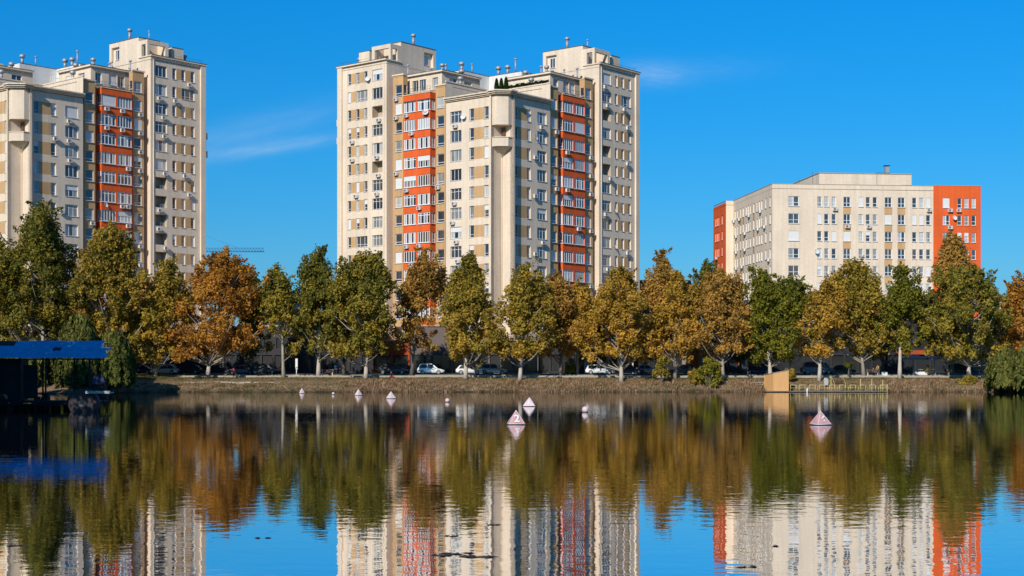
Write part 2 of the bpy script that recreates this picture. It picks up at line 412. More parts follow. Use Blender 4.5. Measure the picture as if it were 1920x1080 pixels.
        front(org, 16.3, 22.6, .3, 4, 47.6, ops, 0); side(org, 16.3, .3, 1.8, 4, 47.6, so, 0)
        facade(org, mp(22.6, 0), sd, (-sn[0], -sn[1]), .3, 1.8, 4, 47.6, [], 0)
        bx(org, 16.3, 22.6, .3, 1.8, 3.9, 4); bx(rf, 16.3, 22.6, .3, 1.8, 46.4, 46.5)
        bx(cream, 16.2, 22.7, .2, .42, 47.6, 47.72)
        org.build('orange_bay', root)
        # set-back storey over the bay, terrace railing
        ops = [(16.6, 17.9, 48.6, 50.5, .2), (19.4, 20.9, 48.6, 50.5, .2), (21.2, 22.6, 48.6, 50.5, .2)]
        front(cream, 15.7, 26.3, 2.6, 48.2, 51.3, ops, 0)
        for s_ in (17.25, 20.15, 21.9): wf('terrace_window', W_POCK, s_, 2.6, 48.65)
        side(cream, 15.7, 2.6, 12.45, 48.2, 51.3, [(4.5, 6.5, 49.0, 50.5, .2), (8.3, 10.3, 49.0, 50.5, .2)], 0)
        for t_ in (5.5, 9.3): wside('terrace_window', W_DBL, 15.7, t_, 48.9)
        bx(rf, 15.7, 26.3, 2.6, 12.45, 51.0, 51.1)
        bx(cream, 15.3, 26.3, 2.2, 2.6, 51.3, 51.6); bx(cream, 15.3, 15.7, 2.6, 12.45, 51.3, 51.6)
        bx(M and rf, 15.25, 26.3, 2.15, 12.45, 51.6, 51.66)
        bx(rf, 12.45, 26.3, 1.8, 12.45, 48.1, 48.2)
        bx(cream, 12.35, 12.6, .0, 12.45, 48.8, 49.0)
        rl = MB(M['rail'])
        x = 16.4
        for i in range(9):
            a_ = mp(16.4+i*.75, .42); rl.tube([(a_[0], a_[1], 47.7), (a_[0], a_[1], 48.7)], .025, 4)
        for zz in (48.2, 48.7): rl.tube([(*mp(16.4, .42), zz), (*mp(22.4, .42), zz)], .025, 4)
        if inframe(19, 0): rl.build('railing', root)
        # wing
        ops, rects = [], []
        side_l = half
        for k in range(0, NK+1):
            z = G(k)
            logg = (k in ((2, 5, 10, 13) if half == 'L' else (2, 4, 5, 12))) if seed == 1 else (k in (6, 7, 8, 9, 10, 12))
            if logg:
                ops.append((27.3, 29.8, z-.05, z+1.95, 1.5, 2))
                if rng.random() < .5: put(AC, 'air_conditioner', 29.3, 1.2, z)
            else:
                ops.append((27.3, 29.8, z, z+1.9, .22)); wf('wide_window', rng.choice([W_BIG, W_BIG, W_BIG2]), 28.55, 0, z)
            if k in (1, 9) and half == 'L':
                ops += [(31.0, 33.8, z, z+1.9, .22), (35.1, 35.95, z, z+1.9, .22)]; rects.append((33.8, 35.1, z, z+1.9, 1)); wf('wide_window', W_WIDE, 32.4, 0, z); wf('slit_window', W_NAR, 35.52, 0, z)
            elif (k in (1,) and half == 'R') :
                ops += [(31.0, 31.85, z, z+1.9, .22), (33.1, 35.9, z, z+1.9, .22)]; rects.append((31.85, 33.1, z, z+1.9, 1)); wf('wide_window', W_WIDE, 34.5, 0, z); wf('slit_window', W_NAR, 31.42, 0, z)
            else:
                ops += [(31.0, 31.85, z, z+1.9, .22), (33.0, 33.85, z, z+1.9, .22), (35.1, 35.95, z, z+1.9, .22)]
                rects += [(31.85, 33.0, z, z+1.9, 1), (33.85, 35.1, z, z+1.9, 1)]
                for s_ in (31.42, 33.42, 35.52): wf('slit_window', W_NAR, s_, 0, z)
            if k < 13:
                if rng.random() < .5: put(AC, 'air_conditioner', 27.6+rng.random()*1.8, 0, z-1.0)
                if rng.random() < .38: put(AC, 'air_conditioner', rng.choice([31.5, 33.6, 34.6]), 0, z-1.0)
                if rng.random() < .10: put(DISH, 'satellite_dish', 30.5, 0, z)
        front(cream, 26.3, 37.2, 0, 0, 54.3, ops, 0, rects)
        bx(cream, 37.2, 38.3, -.3, 1.0, 0, 54.3)
        side(cream, 26.3, 0, 13, 0, 54.3, [], 0)
        facade(cream, mp(38.3, 0), sd, (-sn[0], -sn[1]), 1.0, 13, 0, 54.3, [], 0)
        facade(cream, mp(0, 13), d, (-nr[0], -nr[1]), 26.3, 38.3, 0, 54.3 if True else 0, [], 0)
        bx(rf, 26.3, 38.3, 0, 13, 53.7, 53.8)
        bx(cream, 26.15, 38.45, -.42, -.0, 54.3, 54.55); bx(rf, 26.12, 38.5, -.47, 0, 54.55, 54.62); bx(cream, 26.12, 26.3, 0, 3.5, 54.3, 54.5)
        # projecting balconies at the outer end
        for zb in ((44.2, 41.0) if seed == 1 else (41.5, 38.3)):
            bal = MB(M['cream'], M['dark']); x0, y0 = mp(38.3, .6); x1, y1 = mp(39.4, 3.0)
            bal.box(min(x0,x1), max(x0,x1), min(y0,y1), max(y0,y1), zb, zb+1.15); x0, y0 = mp(38.3, .8); x1, y1 = mp(39.2, 2.9)
            bal.box(x0, x1, y0, y1, zb+1.16, zb+3.0, 0)
            if inframe(38, 0): bal.build('balcony', root)
        # penthouse (rises flush from the inner wall of the wing)
        ph = MB(M['cream'], M['roofing'])
        facade(ph, mp(26.3, 0), sd, sn, 3.6, 12.6, 54.3, 58.0, [(9.5, 11.9, 54.7, 57.2, .5)], 0)
        facade(ph, mp(0, 3.6), d, nr, 26.3, 30.9, 54.3, 58.0, [], 0)
        facade(ph, mp(30.9, 0), sd, (-sn[0], -sn[1]), 3.6, 12.6, 54.3, 58.0, [], 0)
        facade(ph, mp(0, 12.6), d, (-nr[0], -nr[1]), 26.3, 30.9, 54.3, 58.0, [], 0)
        bx(ph, 26.25, 30.95, 3.55, 12.65, 58.0, 58.12, 1)
        bx(ph, 26.8, 26.9, 9.5, 11.9, 54.7, 57.2)
        # portal frame
        bx(ph, 26.3, 26.8, 1.0, 1.5, 54.5, 56.6); bx(ph, 30.2, 30.9, 1.0, 1.5, 54.5, 56.6); bx(ph, 26.3, 30.9, 1.0, 1.5, 56.6, 57.3)
        bx(ph, 26.3, 26.8, 1.5, 3.6, 56.6, 57.3); bx(ph, 30.4, 30.9, 1.5, 3.6, 54.5, 57.3)
        bx(ph, 26.3, 26.8, 2.7, 3.6, 54.5, 56.6)
        bx(ph, 32.0, 34.6, 1.5, 4.5, 54.3, 56.9); bx(ph, 31.95, 34.65, 1.45, 4.55, 56.9, 57.0, 1)
        if inframe(28, 5):
            po = ph.build('penthouse', root)
            x, y = mp(26.75, 10.7); window('window', W_POCK, po, x, y, 55.0, srz, rng, .9)
        # vents and aerials
        for (s_, t_, z_, v) in ((27.5, 8, 58.1, 0), (29.6, 5, 58.1, 3), (36.0, 3, 54.2, 0), (22.0, 6, 51.1, 1), (17.8, 5.0, 51.1, 0), (16.9, 9, 51.1, 1), (24.4, 3.4, 51.1, 2),
                                (13.8, 5.2, 48.9, 1), (19.0, 7.2, 51.1, 2), (25.3, 5, 51.1, 3), (20.4, 3.2, 51.1, 3), (23.2, 8, 51.1, 2)):
            if half == 'L' and v == 3: continue
            put(VENTS[v], 'roof_vent', s_, t_, z_)
        an = MB(M['rail'])
        for (s_, t_, zz, h_) in ((28.4, 9, 58.1, 1.6), (30.5, 11, 58.1, 1.2), (37.6, .4, 54.5, 1.0), (33.2, .3, 54.5, .7), (35.6, .3, 54.5, .7)):
            x, y = mp(s_, t_); an.tube([(x, y, zz), (x, y, zz+h_)], .025, 4)
        a_, b_ = mp(31, .3), mp(38, .3); an.tube([(*a_, 55.2), (*b_, 55.2)], .02, 4)
        if inframe(31, 0): an.build('aerial', root)
        # prow cornice in three steps
        for (ov, za, zb) in ((.25, 45.3, 45.5), (.5, 45.5, 45.75), (.75, 45.75, 45.95)):
            x0, y0 = mp(n+.3, -ov-.0); x1, y1 = mp(12.45-.9*(half == 'R')*0, 0)
            cream.box(min(x0,x1), max(x0,x1), min(y0,y1), max(y0,y1), za, zb, 0)
        # drain pipes
        dp = MB(M['cream']); x, y = mp(26.9, -.08); dp.tube([(x, y, 1), (x, y, 54)], .06, 6)
        if inframe(26.9, 0): dp.build('drain_pipe', root)
        # ground-floor storey: darker plinth band
        bx(cream, 12.45, 26.3, 1.0, 1.8, 0, 3.8) if False else None
    # notch walls
    facade(cream, (0, n), (1, 0), (0, -1), -.7, n, 0, 45.3, [], 0)
    facade(cream, (n, 0), (0, 1), (-1, 0), -.7, n, 0, 45.3, [], 0)
    top = MB(M['cream']); pg = [(-.42, n), (-.42, .95), (.95, -.42), (n, -.42), (n, n)]
    top.prism([(n-1.2, n-1.2), (n-1.2, n-.9), (n-.02, n-.02), (n-.9, n-1.2)], 38.9, 40.4, 0, [pg[0], pg[1], (n-.02, n-.02), pg[2]][0:4]) if False else None
    top.prism([(p[0], p[1]) for p in pg], 40.4, 45.3)
    top.build('corner_box', root)
    cr = MB(M['cream'])
    for (ov, za, zb) in ((.25, 45.3, 45.5), (.5, 45.5, 45.75), (.75, 45.75, 45.95)):
        e = .7+ov
        cr.prism([(-e, n+.3), (-e, .85-ov*.4), (.85-ov*.4, -e), (n+.3, -e), (n+.3, n+.3)], za, zb)
    cr.build('cornice', root)
    bal = MB(M['cream'], M['dark']); e = .50
    pb = [(-e, n-.05), (-e, .8), (.8, -e), (n-.05, -e), (n-.02, n-.02)]
    def sc_p(k): return [((p[0]-n)*k+n, (p[1]-n)*k+n) for p in pb]
    bal.prism(sc_p(1), 36.9, 38.3); bal.prism(sc_p(1.04), 38.3, 38.42); bal.prism(sc_p(.45), 36.2, 36.9, 0, sc_p(.97)); bal.prism(sc_p(.1), 35.3, 36.2, 0, sc_p(.45))
    bal.build('balcony', root)
    dr = MB(M['frame_dark']); dr.box(n-.35, n-.25, n-1.05, n-.3, 38.42, 40.1); dr.build('balcony_door', root)
    dp = MB(M['cream']); dp.tube([(n-.15, n-.15, 0), (n-.15, n-.15, 35.3)], .09, 6); dp.build('drain_pipe', root)
    # roofs and hidden core
    rf.box(.0, 12.45, n, 12.45, 45.2, 45.3); rf.box(n, 12.45, 0, n, 45.2, 45.3)
    wht.box(12.45, 20, 20, 27, 0, 53.6); wht.box(20, 27, 12.45, 27, 0, 53.6); rf.box(12.4, 20, 20-.05, 27, 53.6, 53.68); rf.box(19.95, 27, 12.4, 27, 53.6, 53.68)
    rf.box(12.45, 20, 12.45, 20, 48.1, 48.2)
    for i, (x, y) in enumerate(((13.6, 21), (16.2, 20.8), (20.8, 14.5), (20.8, 18.5), (21.0, 16.5))): link('roof_vent', VENTS[(1, 3, 2, 1, 1)[i]], root, (x, y, 53.68))
    # open pergola and ladder on the terrace
    pe = MB(M['white_wall'], M['rail'])
    for i in range(7): pe.box(19.0-.4, 19.9, 12.6+i*.5, 12.68+i*.5, 50.2, 50.35)
    for i in range(10): pe.tube([(14.0+i*.45, 13.0, 49.0), (14.4+i*.45, 13.0, 50.6)], .045, 4)
    pe.tube([(14, 13, 49.0), (18.4, 13, 49.0)], .05, 4); pe.tube([(14.3, 13, 50.6), (18.6, 13, 50.6)], .05, 4); pe.box(19.9, 20, 12.5, 15.9, 52.0, 52.2)
    pe.build('pergola', root)
    cream.build('wall', root); tan.build('tan_wall', root); wht.build('rear_wall', root); rf.build('roof', root)
    return root
CACHE = {}
T1 = tower((-1.5, 242), R(50.3), 1.0, 'large cream apartment tower with two orange bay columns standing in the middle of the row', 1, 2.6)
T2 = tower((-78.3, 236.5), R(49.4), .96, 'cream apartment tower with an orange bay column cut off by the left picture edge', 2, 2.6)

# ---------------------------------------------------------------- right-hand block
def right_block():
    rng = random.Random(5); Y0 = 275; C = at(1448, 692, Y0)
    ang = math.atan2(.11, .994)
    zb = 2.6
    root = empty('apartment_block', (C.x, C.y, zb), ang, 'long ten storey cream block with an orange right end and a flat penthouse', 'apartment block')
    wl = MB(M['cream'], M['tan']); og = MB(M['orange']); rf = MB(M['roofing']); H = 34.8
    def s_of(px):   # x along the front face for a photo column
        k = (px-960)/F; return (k*C.y-C.x)/(math.cos(ang)-k*math.sin(ang))
    rows = [35.2-1.85-2.6-i*3.2 for i in range(9)]
    ops, oops, rects = [], [], []
    for i, z in enumerate(rows):
        for (a, b) in ((1532, 1541), (1545, 1554), (1559, 1568), (1609.5, 1618.5), (1623, 1632), (1636, 1645), (1710, 1719), (1723, 1732), (1736, 1745)):
            s = s_of((a+b)/2); ops.append((s-.43, s+.43, z, z+1.85, .15)); window('narrow_window', W_R1, root, s, .12, z, 0, rng)
        s = s_of(1488); ops.append((s-1, s+1, z, z+1.85, .15)); window('wide_window', W_DBL, root, s, .12, z, 0, rng)
        for (a, b) in ((1581, 1595), (1658.5, 1672.5), (1683, 1697)):
            s = s_of((a+b)/2); ops.append((s-.675, s+.675, z, z+1.85, .15)); window('double_window', W_DBS, root, s, .12, z, 0, rng)
            rects.append((s-.75, s+.75, z-1.35, z, 1))
        s = s_of(1773.5); oops.append((s-.675, s+.675, z, z+1.85, .15)); window('double_window', W_DBS, root, s, -.03, z, 0, rng)
        for p in (1798.5, 1811.5, 1825):
            s = s_of(p); oops.append((s-.43, s+.43, z, z+1.85, .15)); window('orange_end_window', W_R1, root, s, -.03, z, 0, rng)
        for p, pr in ((1492, .5), (1537, .3), (1565, .35), (1588, .25), (1614, .3), (1628, .15), (1640, .15), (1690, .2), (1741, .4)):
            if rng.random() < pr and i < 6: link('air_conditioner', AC, root, (s_of(p), 0, z-.85), 0)
        for p in (1780, 1796):
            if rng.random() < .35 and i < 4: link('air_conditioner', AC, root, (s_of(p), -.15, z-.85), 0)
    sE = s_of(1750); sZ = s_of(1838.5)
    facade(wl, (0, 0), (1, 0), (0, -1), 0, sE, 0, H, ops, 0, rects)
    facade(og, (0, -.15), (1, 0), (0, -1), sE, sZ, 0, H+.1, oops, 0)
    facade(og, (sE, 0), (0, 1), (-1, 0), -.15, 0, 0, H+.1, [], 0); facade(og, (sZ, 0), (0, 1), (1, 0), -.15, 18, 0, H+.1, [], 0)
    # left side face
    D = 28; so, sr = [], []
    for i, z in enumerate(rows):
        for (c_, w_, tanb) in ((1.4, .95, 0), (4.2, .95, 0), (7.0, .95, 0), (8.6, .95, 0), (10.2, .95, 0), (12.6, .95, 1), (15.0, .95, 0), (16.5, .95, 0), (18.0, .95, 0), (20.2, .95, 1), (22.2, .95, 1), (24.6, .95, 0), (26.3, .95, 0)):
            so.append((c_-.43, c_+.43, z, z+1.85, .2)); window('side_window', W_R1, root, .15, c_, z, -math.pi/2, rng, .05 if rng.random() < .2 else .9)
            if tanb: sr.append((c_-.6, c_+.6, z-1.35, z, 1))
            if rng.random() < .16 and i < 6: link('air_conditioner', AC, root, (0, c_+.5, z-.6), -math.pi/2)
    facade(wl, (0, 0), (0, 1), (-1, 0), 0, D, 0, H, so, 0, sr)
    facade(wl, (0, D), (1, 0), (0, -1), -1.5, 0, 0, H, [], 0)
    og.build('orange_end', root); og = MB(M['orange']); oo = []
    for i, z in enumerate(rows):
        for c_ in (31.2, 34.0, 35.3, 36.6):
            oo.append((c_-.43, c_+.43, z-.4, z+1.4, .2)); window('orange_end_window', W_R1, root, -1.35, c_, z-.4, -math.pi/2, rng, .9)
        if i in (2, 3): link('air_conditioner', AC, root, (-1.5, 35, z-1.2), -math.pi/2)
    facade(og, (-1.5, 0), (0, 1), (-1, 0), D, 38.5, 0, H-.3, oo, 0)
    facade(wl, (0, 38.5), (1, 0), (0, 1), -1.5, sZ, 0, H-.3, [], 0)
    rf.box(0, sZ, .0, 38.5, H-.9, H-.8); rf.box(-1.5, 0, D, 38.5, H-.9, H-.8)
    cp = MB(M['coping']); cp.box(-.06, sE, -.06, .2, H, H+.09); cp.box(-.06, .2, .2, D, H, H+.09); cp.box(sE, sZ+.05, -.2, .1, H+.1, H+.19); cp.box(-1.56, -1.3, D, 38.5, H, H+.09); cp.build('parapet_cap', root)
    ph = MB(M['cream'], M['coping']); x0 = s_of(1546)+.9*0; x1 = s_of(1725)
    y0 = 6; y1 = 24; x0 = x0*1.0+.9; x1 += .7
    ph.box(x0, x1-1.9, y0, y1, H-.9, H+2.9); ph.box(x1-1.9, x1, y0, y1, H+.9, H+2.9); ph.box(x0-.1, x1+.1, y0-.1, y1, H+2.9, H+3.05, 1)
    ph.box(x0+11.2, x0+11.35, y0-.03, y0-.001, H, H+2.9, 1)
    ph.build('penthouse', root)
    v = MB(M['steel'], M['dark']); v.box(x0+11.5, x0+14.3, y0+1, y0+2, H+3.05, H+3.3, 1); v.box(x0+13.4, x0+14.1, y0+1.1, y0+1.8, H+3.3, H+4.5, 0); v.box(x0+13.2, x0+14.3, y0+.9, y0+2, H+4.65, H+4.75, 1)
    for a in (13.45, 14.0): v.box(x0+a, x0+a+.05, y0+1.2, y0+1.25, H+4.5, H+4.65, 1)
    v.build('chimney', root)
    a = MB(M['rail']); s = s_of(1533); a.tube([(s, 3, H-.8), (s, 3, H+2.8)], .035, 5); s = s_of(1501); a.tube([(s, 1, H-.8), (s, 1, H+1.0)], .04, 5); a.build('aerial', root)
    d_ = link('satellite_dish', DISH, root, (s_of(1530), 0, rows[3]+.8), 0); link('satellite_dish', DISH, root, (s_of(1788), -.15, rows[1]+.9), 0)
    wl.build('wall', root); og.build('orange_end', root); rf.build('roof', root)
right_block()

# ---------------------------------------------------------------- terrain
def shore(x):       # y of the far waterline
    k = min(1, max(0, (-49-x)/9)); k = k*k*(3-2*k)
    return 214.6-14*k+.8*math.sin(x*.05)+.35*math.sin(x*.31+1)+.2*math.sin(x*.9)
def bank_z(x, y):
    d = y-shore(x)
    # left bank running back towards the camera, wholly outside the frame
    dl = (-(x)-.35*y-1.8) if -60 < y < 215 else -99
    dn = -y-6
    d2 = max(d, min(dl, 50), dn)
    if d2 < -3: z = -1.2
    elif d2 < 0: z = -1.2*(-d2)/3*1.0
    elif d2 < 5.5: z = 1.9*(d2/5.5)**.8
    else: z = min(1.9+.055*(d2-5.5), 2.6)
    return z
def gz(x, y): return bank_z(x, y)
xs = sorted(set([-3000, -1500, -800, -500, -350, -260, -200]+[-160+i*1.5 for i in range(0, 200)]+[150, 200, 260, 350, 500, 800, 1500, 3000]))
ys = sorted(set([-2000, -800, -300, -120]+list(range(-60, 204, 8))+[204+i*.6 for i in range(0, 50)]+[236, 240, 250, 270, 300, 400, 600, 1000, 2000, 5000]))
rg = random.Random(3)
gv = []
for y in ys:
    for x in xs:
        z = gz(x, y)
        if 215 < y < 222 and z > .15: z += rg.uniform(-.09, .09)
        gv.append((x, y, z))
nx = len(xs); gf = [(j*nx+i, j*nx+i+1, (j+1)*nx+i+1, (j+1)*nx+i) for j in range(len(ys)-1) for i in range(nx-1)]
me = bpy.data.meshes.new('ground'); me.from_pydata(gv, [], gf)
gm = bpy.data.materials.new('bank_soil_grass'); gm.use_nodes = True
n = gm.node_tree.nodes; l = gm.node_tree.links; b = n['Principled BSDF']; b.inputs['Roughness'].default_value = 1; b.inputs['Specular IOR Level'].default_value = .1
geo = n.new('ShaderNodeNewGeometry'); sp = n.new('ShaderNodeSeparateXYZ'); l.new(geo.outputs['Position'], sp.inputs[0])
no = n.new('ShaderNodeTexNoise'); no.inputs['Scale'].default_value = .5; no.inputs['Detail'].default_value = 6; l.new(geo.outputs['Position'], no.inputs['Vector'])
ad = n.new('ShaderNodeMath'); ad.operation = 'MULTIPLY_ADD'; ad.inputs[1].default_value = 1.4; ad.inputs[2].default_value = -.7; l.new(no.outputs[0], ad.inputs[0])
ad2 = n.new('ShaderNodeMath'); ad2.operation = 'ADD'; l.new(sp.outputs[2], ad2.inputs[0]); l.new(ad.outputs[0], ad2.inputs[1])
cr = n.new('ShaderNodeValToRGB'); l.new(ad2.outputs[0], cr.inputs[0])
cr.color_ramp.elements[0].position = 0.0; cr.color_ramp.elements[0].color = (.05, .04, .025, 1)
cr.color_ramp.elements[1].position = 1.0; cr.color_ramp.elements[1].color = (.09, .10, .035, 1)
e = cr.color_ramp.elements.new(.25); e.color = (.27, .18, .105, 1)
e = cr.color_ramp.elements.new(.75); e.color = (.20, .14, .08, 1)
mp_ = n.new('ShaderNodeMapRange'); mp_.inputs[1].default_value = 0; mp_.inputs[2].default_value = 2.3; l.new(ad2.outputs[0], mp_.inputs[0]); l.new(mp_.outputs[0], cr.inputs[0])
n2 = n.new('ShaderNodeTexNoise'); n2.inputs['Scale'].default_value = 4; n2.inputs['Detail'].default_value = 5; l.new(geo.outputs['Position'], n2.inputs['Vector'])
r2 = n.new('ShaderNodeMapRange'); r2.inputs[1].default_value = .3; r2.inputs[2].default_value = .7; r2.inputs[3].default_value = .55; r2.inputs[4].default_value = 1.35; l.new(n2.outputs[0], r2.inputs[0])
vm = n.new('ShaderNodeVectorMath'); vm.operation = 'SCALE'; l.new(cr.outputs[0], vm.inputs[0]); l.new(r2.outputs[0], vm.inputs['Scale']); l.new(vm.outputs[0], b.inputs['Base Color'])
me.materials.append(gm); me.polygons.foreach_set('use_smooth', [True]*len(me.polygons))
tag(link('ground', me), 'earth bank and flat ground behind the lake, brown at the shore and green on top', kind='structure')

# water
wm = bpy.data.materials.new('lake_water'); wm.use_nodes = True
n = wm.node_tree.nodes; l = wm.node_tree.links; n.clear()
out = n.new('ShaderNodeOutputMaterial'); gl = n.new('ShaderNodeBsdfGlossy'); df = n.new('ShaderNodeBsdfDiffuse'); mx = n.new('ShaderNodeMixShader')
gl.inputs['Color'].default_value = (.88, .88, .89, 1); gl.inputs['Roughness'].default_value = .012; df.inputs['Color'].default_value = (.012, .018, .014, 1)
fr = n.new('ShaderNodeFresnel'); fr.inputs['IOR'].default_value = 1.33
mr = n.new('ShaderNodeMapRange'); mr.inputs[1].default_value = 0; mr.inputs[2].default_value = .45; mr.inputs[3].default_value = .04; mr.inputs[4].default_value = .96
l.new(fr.outputs[0], mr.inputs[0]); l.new(mr.outputs[0], mx.inputs[0]); l.new(df.outputs[0], mx.inputs[1]); l.new(gl.outputs[0], mx.inputs[2]); l.new(mx.outputs[0], out.inputs[0])
tcw = n.new('ShaderNodeTexCoord')
def wnoise(scale, stretch, det, rough=.5, rot=0):
    mp = n.new('ShaderNodeMapping'); mp.inputs['Scale'].default_value = stretch; mp.inputs['Rotation'].default_value = (0, 0, rot); l.new(tcw.outputs['Object'], mp.inputs['Vector'])
    q = n.new('ShaderNodeTexNoise'); q.inputs['Scale'].default_value = scale; q.inputs['Detail'].default_value = det; q.inputs['Roughness'].default_value = rough; l.new(mp.outputs[0], q.inputs['Vector']); return q.outputs[0]
def wmath(op, a, b_):
    q = n.new('ShaderNodeMath'); q.operation = op
    for i, v in enumerate((a, b_)):
        if isinstance(v, (int, float)): q.inputs[i].default_value = v
        else: l.new(v, q.inputs[i])
    return q.outputs[0]
fine = wnoise(1.9, (.8, 1, 1), 2, .55); med = wnoise(.8, (.55, 1, 1), 2, .5, .15); big = wnoise(.22, (.5, 1, 1), 1)
hsum = wmath('ADD', wmath('ADD', wmath('MULTIPLY', fine, .0062), wmath('MULTIPLY', med, .0045)), wmath('MULTIPLY', big, .006))
patch = wnoise(.02, (.35, 1, 1), 2); pr = n.new('ShaderNodeMapRange'); pr.inputs[1].default_value = .38; pr.inputs[2].default_value = .62; pr.inputs[3].default_value = .35; pr.inputs[4].default_value = 1.0; l.new(patch, pr.inputs[0])
bp = n.new('ShaderNodeBump'); bp.inputs['Distance'].default_value = 1.0; l.new(hsum, bp.inputs['Height']); l.new(pr.outputs[0], bp.inputs['Strength'])
for q in (gl, fr): l.new(bp.outputs[0], q.inputs['Normal'])
wb = MB(wm); wb.poly([(-3000, -2000, 0), (3000, -2000, 0), (3000, 216, 0), (-3000, 216, 0)])
tag(wb.build('water'), 'calm dark lake mirroring the towers and autumn trees', kind='structure')

# promenade, kerb, road
M['paving'] = mat('pale_paving', (.36, .32, .27), .9, var=.15, vscale=2)
M['asphalt'] = mat('asphalt', (.055, .052, .05), .9, var=.15, vscale=1.5)
M['concrete'] = mat('old_concrete', (.42, .37, .30), .95, var=.25, vscale=1.2, bump=.4)
pv = MB(M['paving'])
pv.box(-110, 140, 222.6, 225.2, 1.6, 2.33); pv.box(-110, 140, 226.2, 227.3, 1.6, 2.43)
tag(pv.build('promenade'), 'pale paved lakeside promenade strip', kind='structure')
rd = MB(M['asphalt'], M['frame']); rd.box(-300, 300, 227.3, 238, 1.9, 2.48)
for i in range(-20, 24): rd.box(i*5-1, i*5+1, 231.9, 232.03, 2.481, 2.484, 1)
tag(rd.build('road'), 'dark asphalt street with dashed centre line behind the promenade', kind='structure')
pk = MB(M['paving']); pk.box(-300, 300, 238, 241.5, 1.9, 2.62); tag(pk.build('pavement'), 'far pavement in front of the shops', kind='structure')
# ---------------------------------------------------------------- foliage
def foliage_mat(name, cols, trans=.42):
    m = bpy.data.materials.new(name); m.use_nodes = True; n = m.node_tree.nodes; l = m.node_tree.links; n.clear()
    o = n.new('ShaderNodeOutputMaterial'); d = n.new('ShaderNodeBsdfDiffuse'); t = n.new('ShaderNodeBsdfTranslucent'); mx = n.new('ShaderNodeMixShader'); mx.inputs[0].default_value = trans
    a = n.new('ShaderNodeAttribute'); a.attribute_name = 'tint'; r = n.new('ShaderNodeValToRGB'); l.new(a.outputs['Fac'], r.inputs[0])
    r.color_ramp.elements[0].color = (*cols[0], 1); r.color_ramp.elements[1].color = (*cols[-1], 1)
    for i, c_ in enumerate(cols[1:-1]):
        e = r.color_ramp.elements.new((i+1)/(len(cols)-1)); e.color = (*c_, 1)
    l.new(r.outputs[0], d.inputs[0]); l.new(r.outputs[0], t.inputs[0]); l.new(d.outputs[0], mx.inputs[1]); l.new(t.outputs[0], mx.inputs[2]); l.new(mx.outputs[0], o.inputs[0])
    return m
FM = {
 'dark':  foliage_mat('leaves_dark_green', [(0.073,0.086,0.020), (0.171,0.168,0.033), (0.317,0.258,0.045), (0.512,0.348,0.062)]),
 'green': foliage_mat('leaves_green', [(0.104,0.110,0.025), (0.256,0.228,0.040), (0.439,0.330,0.055), (0.634,0.408,0.069)]),
 'olive': foliage_mat('leaves_olive', [(0.134,0.120,0.027), (0.342,0.258,0.043), (0.537,0.372,0.060), (0.708,0.432,0.075)]),
 'gold':  foliage_mat('leaves_gold', [(0.195,0.138,0.030), (0.464,0.294,0.050), (0.671,0.408,0.065), (0.750,0.432,0.081)]),
 'brown': foliage_mat('leaves_brown', [(0.183,0.120,0.035), (0.439,0.258,0.060), (0.610,0.348,0.077), (0.634,0.396,0.100)]),
 'rust':  foliage_mat('leaves_rust', [(0.207,0.096,0.022), (0.464,0.216,0.037), (0.634,0.318,0.056), (0.634,0.372,0.088)]),
 'willow': foliage_mat('leaves_willow', [(.07,.085,.025), (.17,.185,.045), (.30,.28,.07)]),
 'yellow': foliage_mat('leaves_yellow_green', [(.10,.115,.02), (.27,.25,.032), (.46,.37,.05)]),
 'cypress': foliage_mat('leaves_cypress', [(.010,.022,.006), (.022,.045,.010)], .1),
 'reed': foliage_mat('dry_reed', [(.12,.075,.035), (.30,.185,.105), (.60,.42,.27)], .15),
 'grass': foliage_mat('bank_grass', [(.05,.065,.02), (.10,.11,.03), (.17,.14,.05)], .2),
}
M['bark_pale'] = mat('pale_bark', (.34, .29, .22), .95, var=.35, vscale=1.5, stretch=(1, 1, .4), bump=.3)
M['bark_dark'] = mat('grey_bark', (.16, .13, .10), .95, var=.3, vscale=2, stretch=(1, 1, .3), bump=.3)
M['whitewash'] = mat('whitewashed_bark', (.50, .44, .36), .95, var=.12, vscale=2)

def leaf_mesh(name, centers, normals, size, tint, m, aspect=1.0, rng=None, dirs=None):
    n = len(centers)
    if dirs is None:
        r = rng.normal(size=(n, 3)); 
        u = np.cross(normals, r)
    else: u = dirs - normals*np.sum(dirs*normals, 1)[:, None]
    u /= np.linalg.norm(u, axis=1)[:, None]+1e-9
    v = np.cross(normals, u); v /= np.linalg.norm(v, axis=1)[:, None]+1e-9
    s = size[:, None]
    V = np.stack([centers-u*s*aspect, centers-v*s*.62+u*s*.1, centers+u*s*aspect, centers+v*s*.62-u*s*.1], 1).reshape(-1, 3)
    me = bpy.data.meshes.new(name); me.vertices.add(4*n); me.vertices.foreach_set('co', V.astype(np.float32).ravel())
    me.loops.add(4*n); me.loops.foreach_set('vertex_index', np.arange(4*n, dtype=np.int32))
    me.polygons.add(n); me.polygons.foreach_set('loop_start', np.arange(0, 4*n, 4, dtype=np.int32)); me.polygons.foreach_set('loop_total', np.full(n, 4, dtype=np.int32))
    a = me.attributes.new('tint', 'FLOAT', 'FACE'); a.data.foreach_set('value', np.clip(tint, 0, 1).astype(np.float32))
    me.materials.append(m); me.update(calc_edges=True); return me

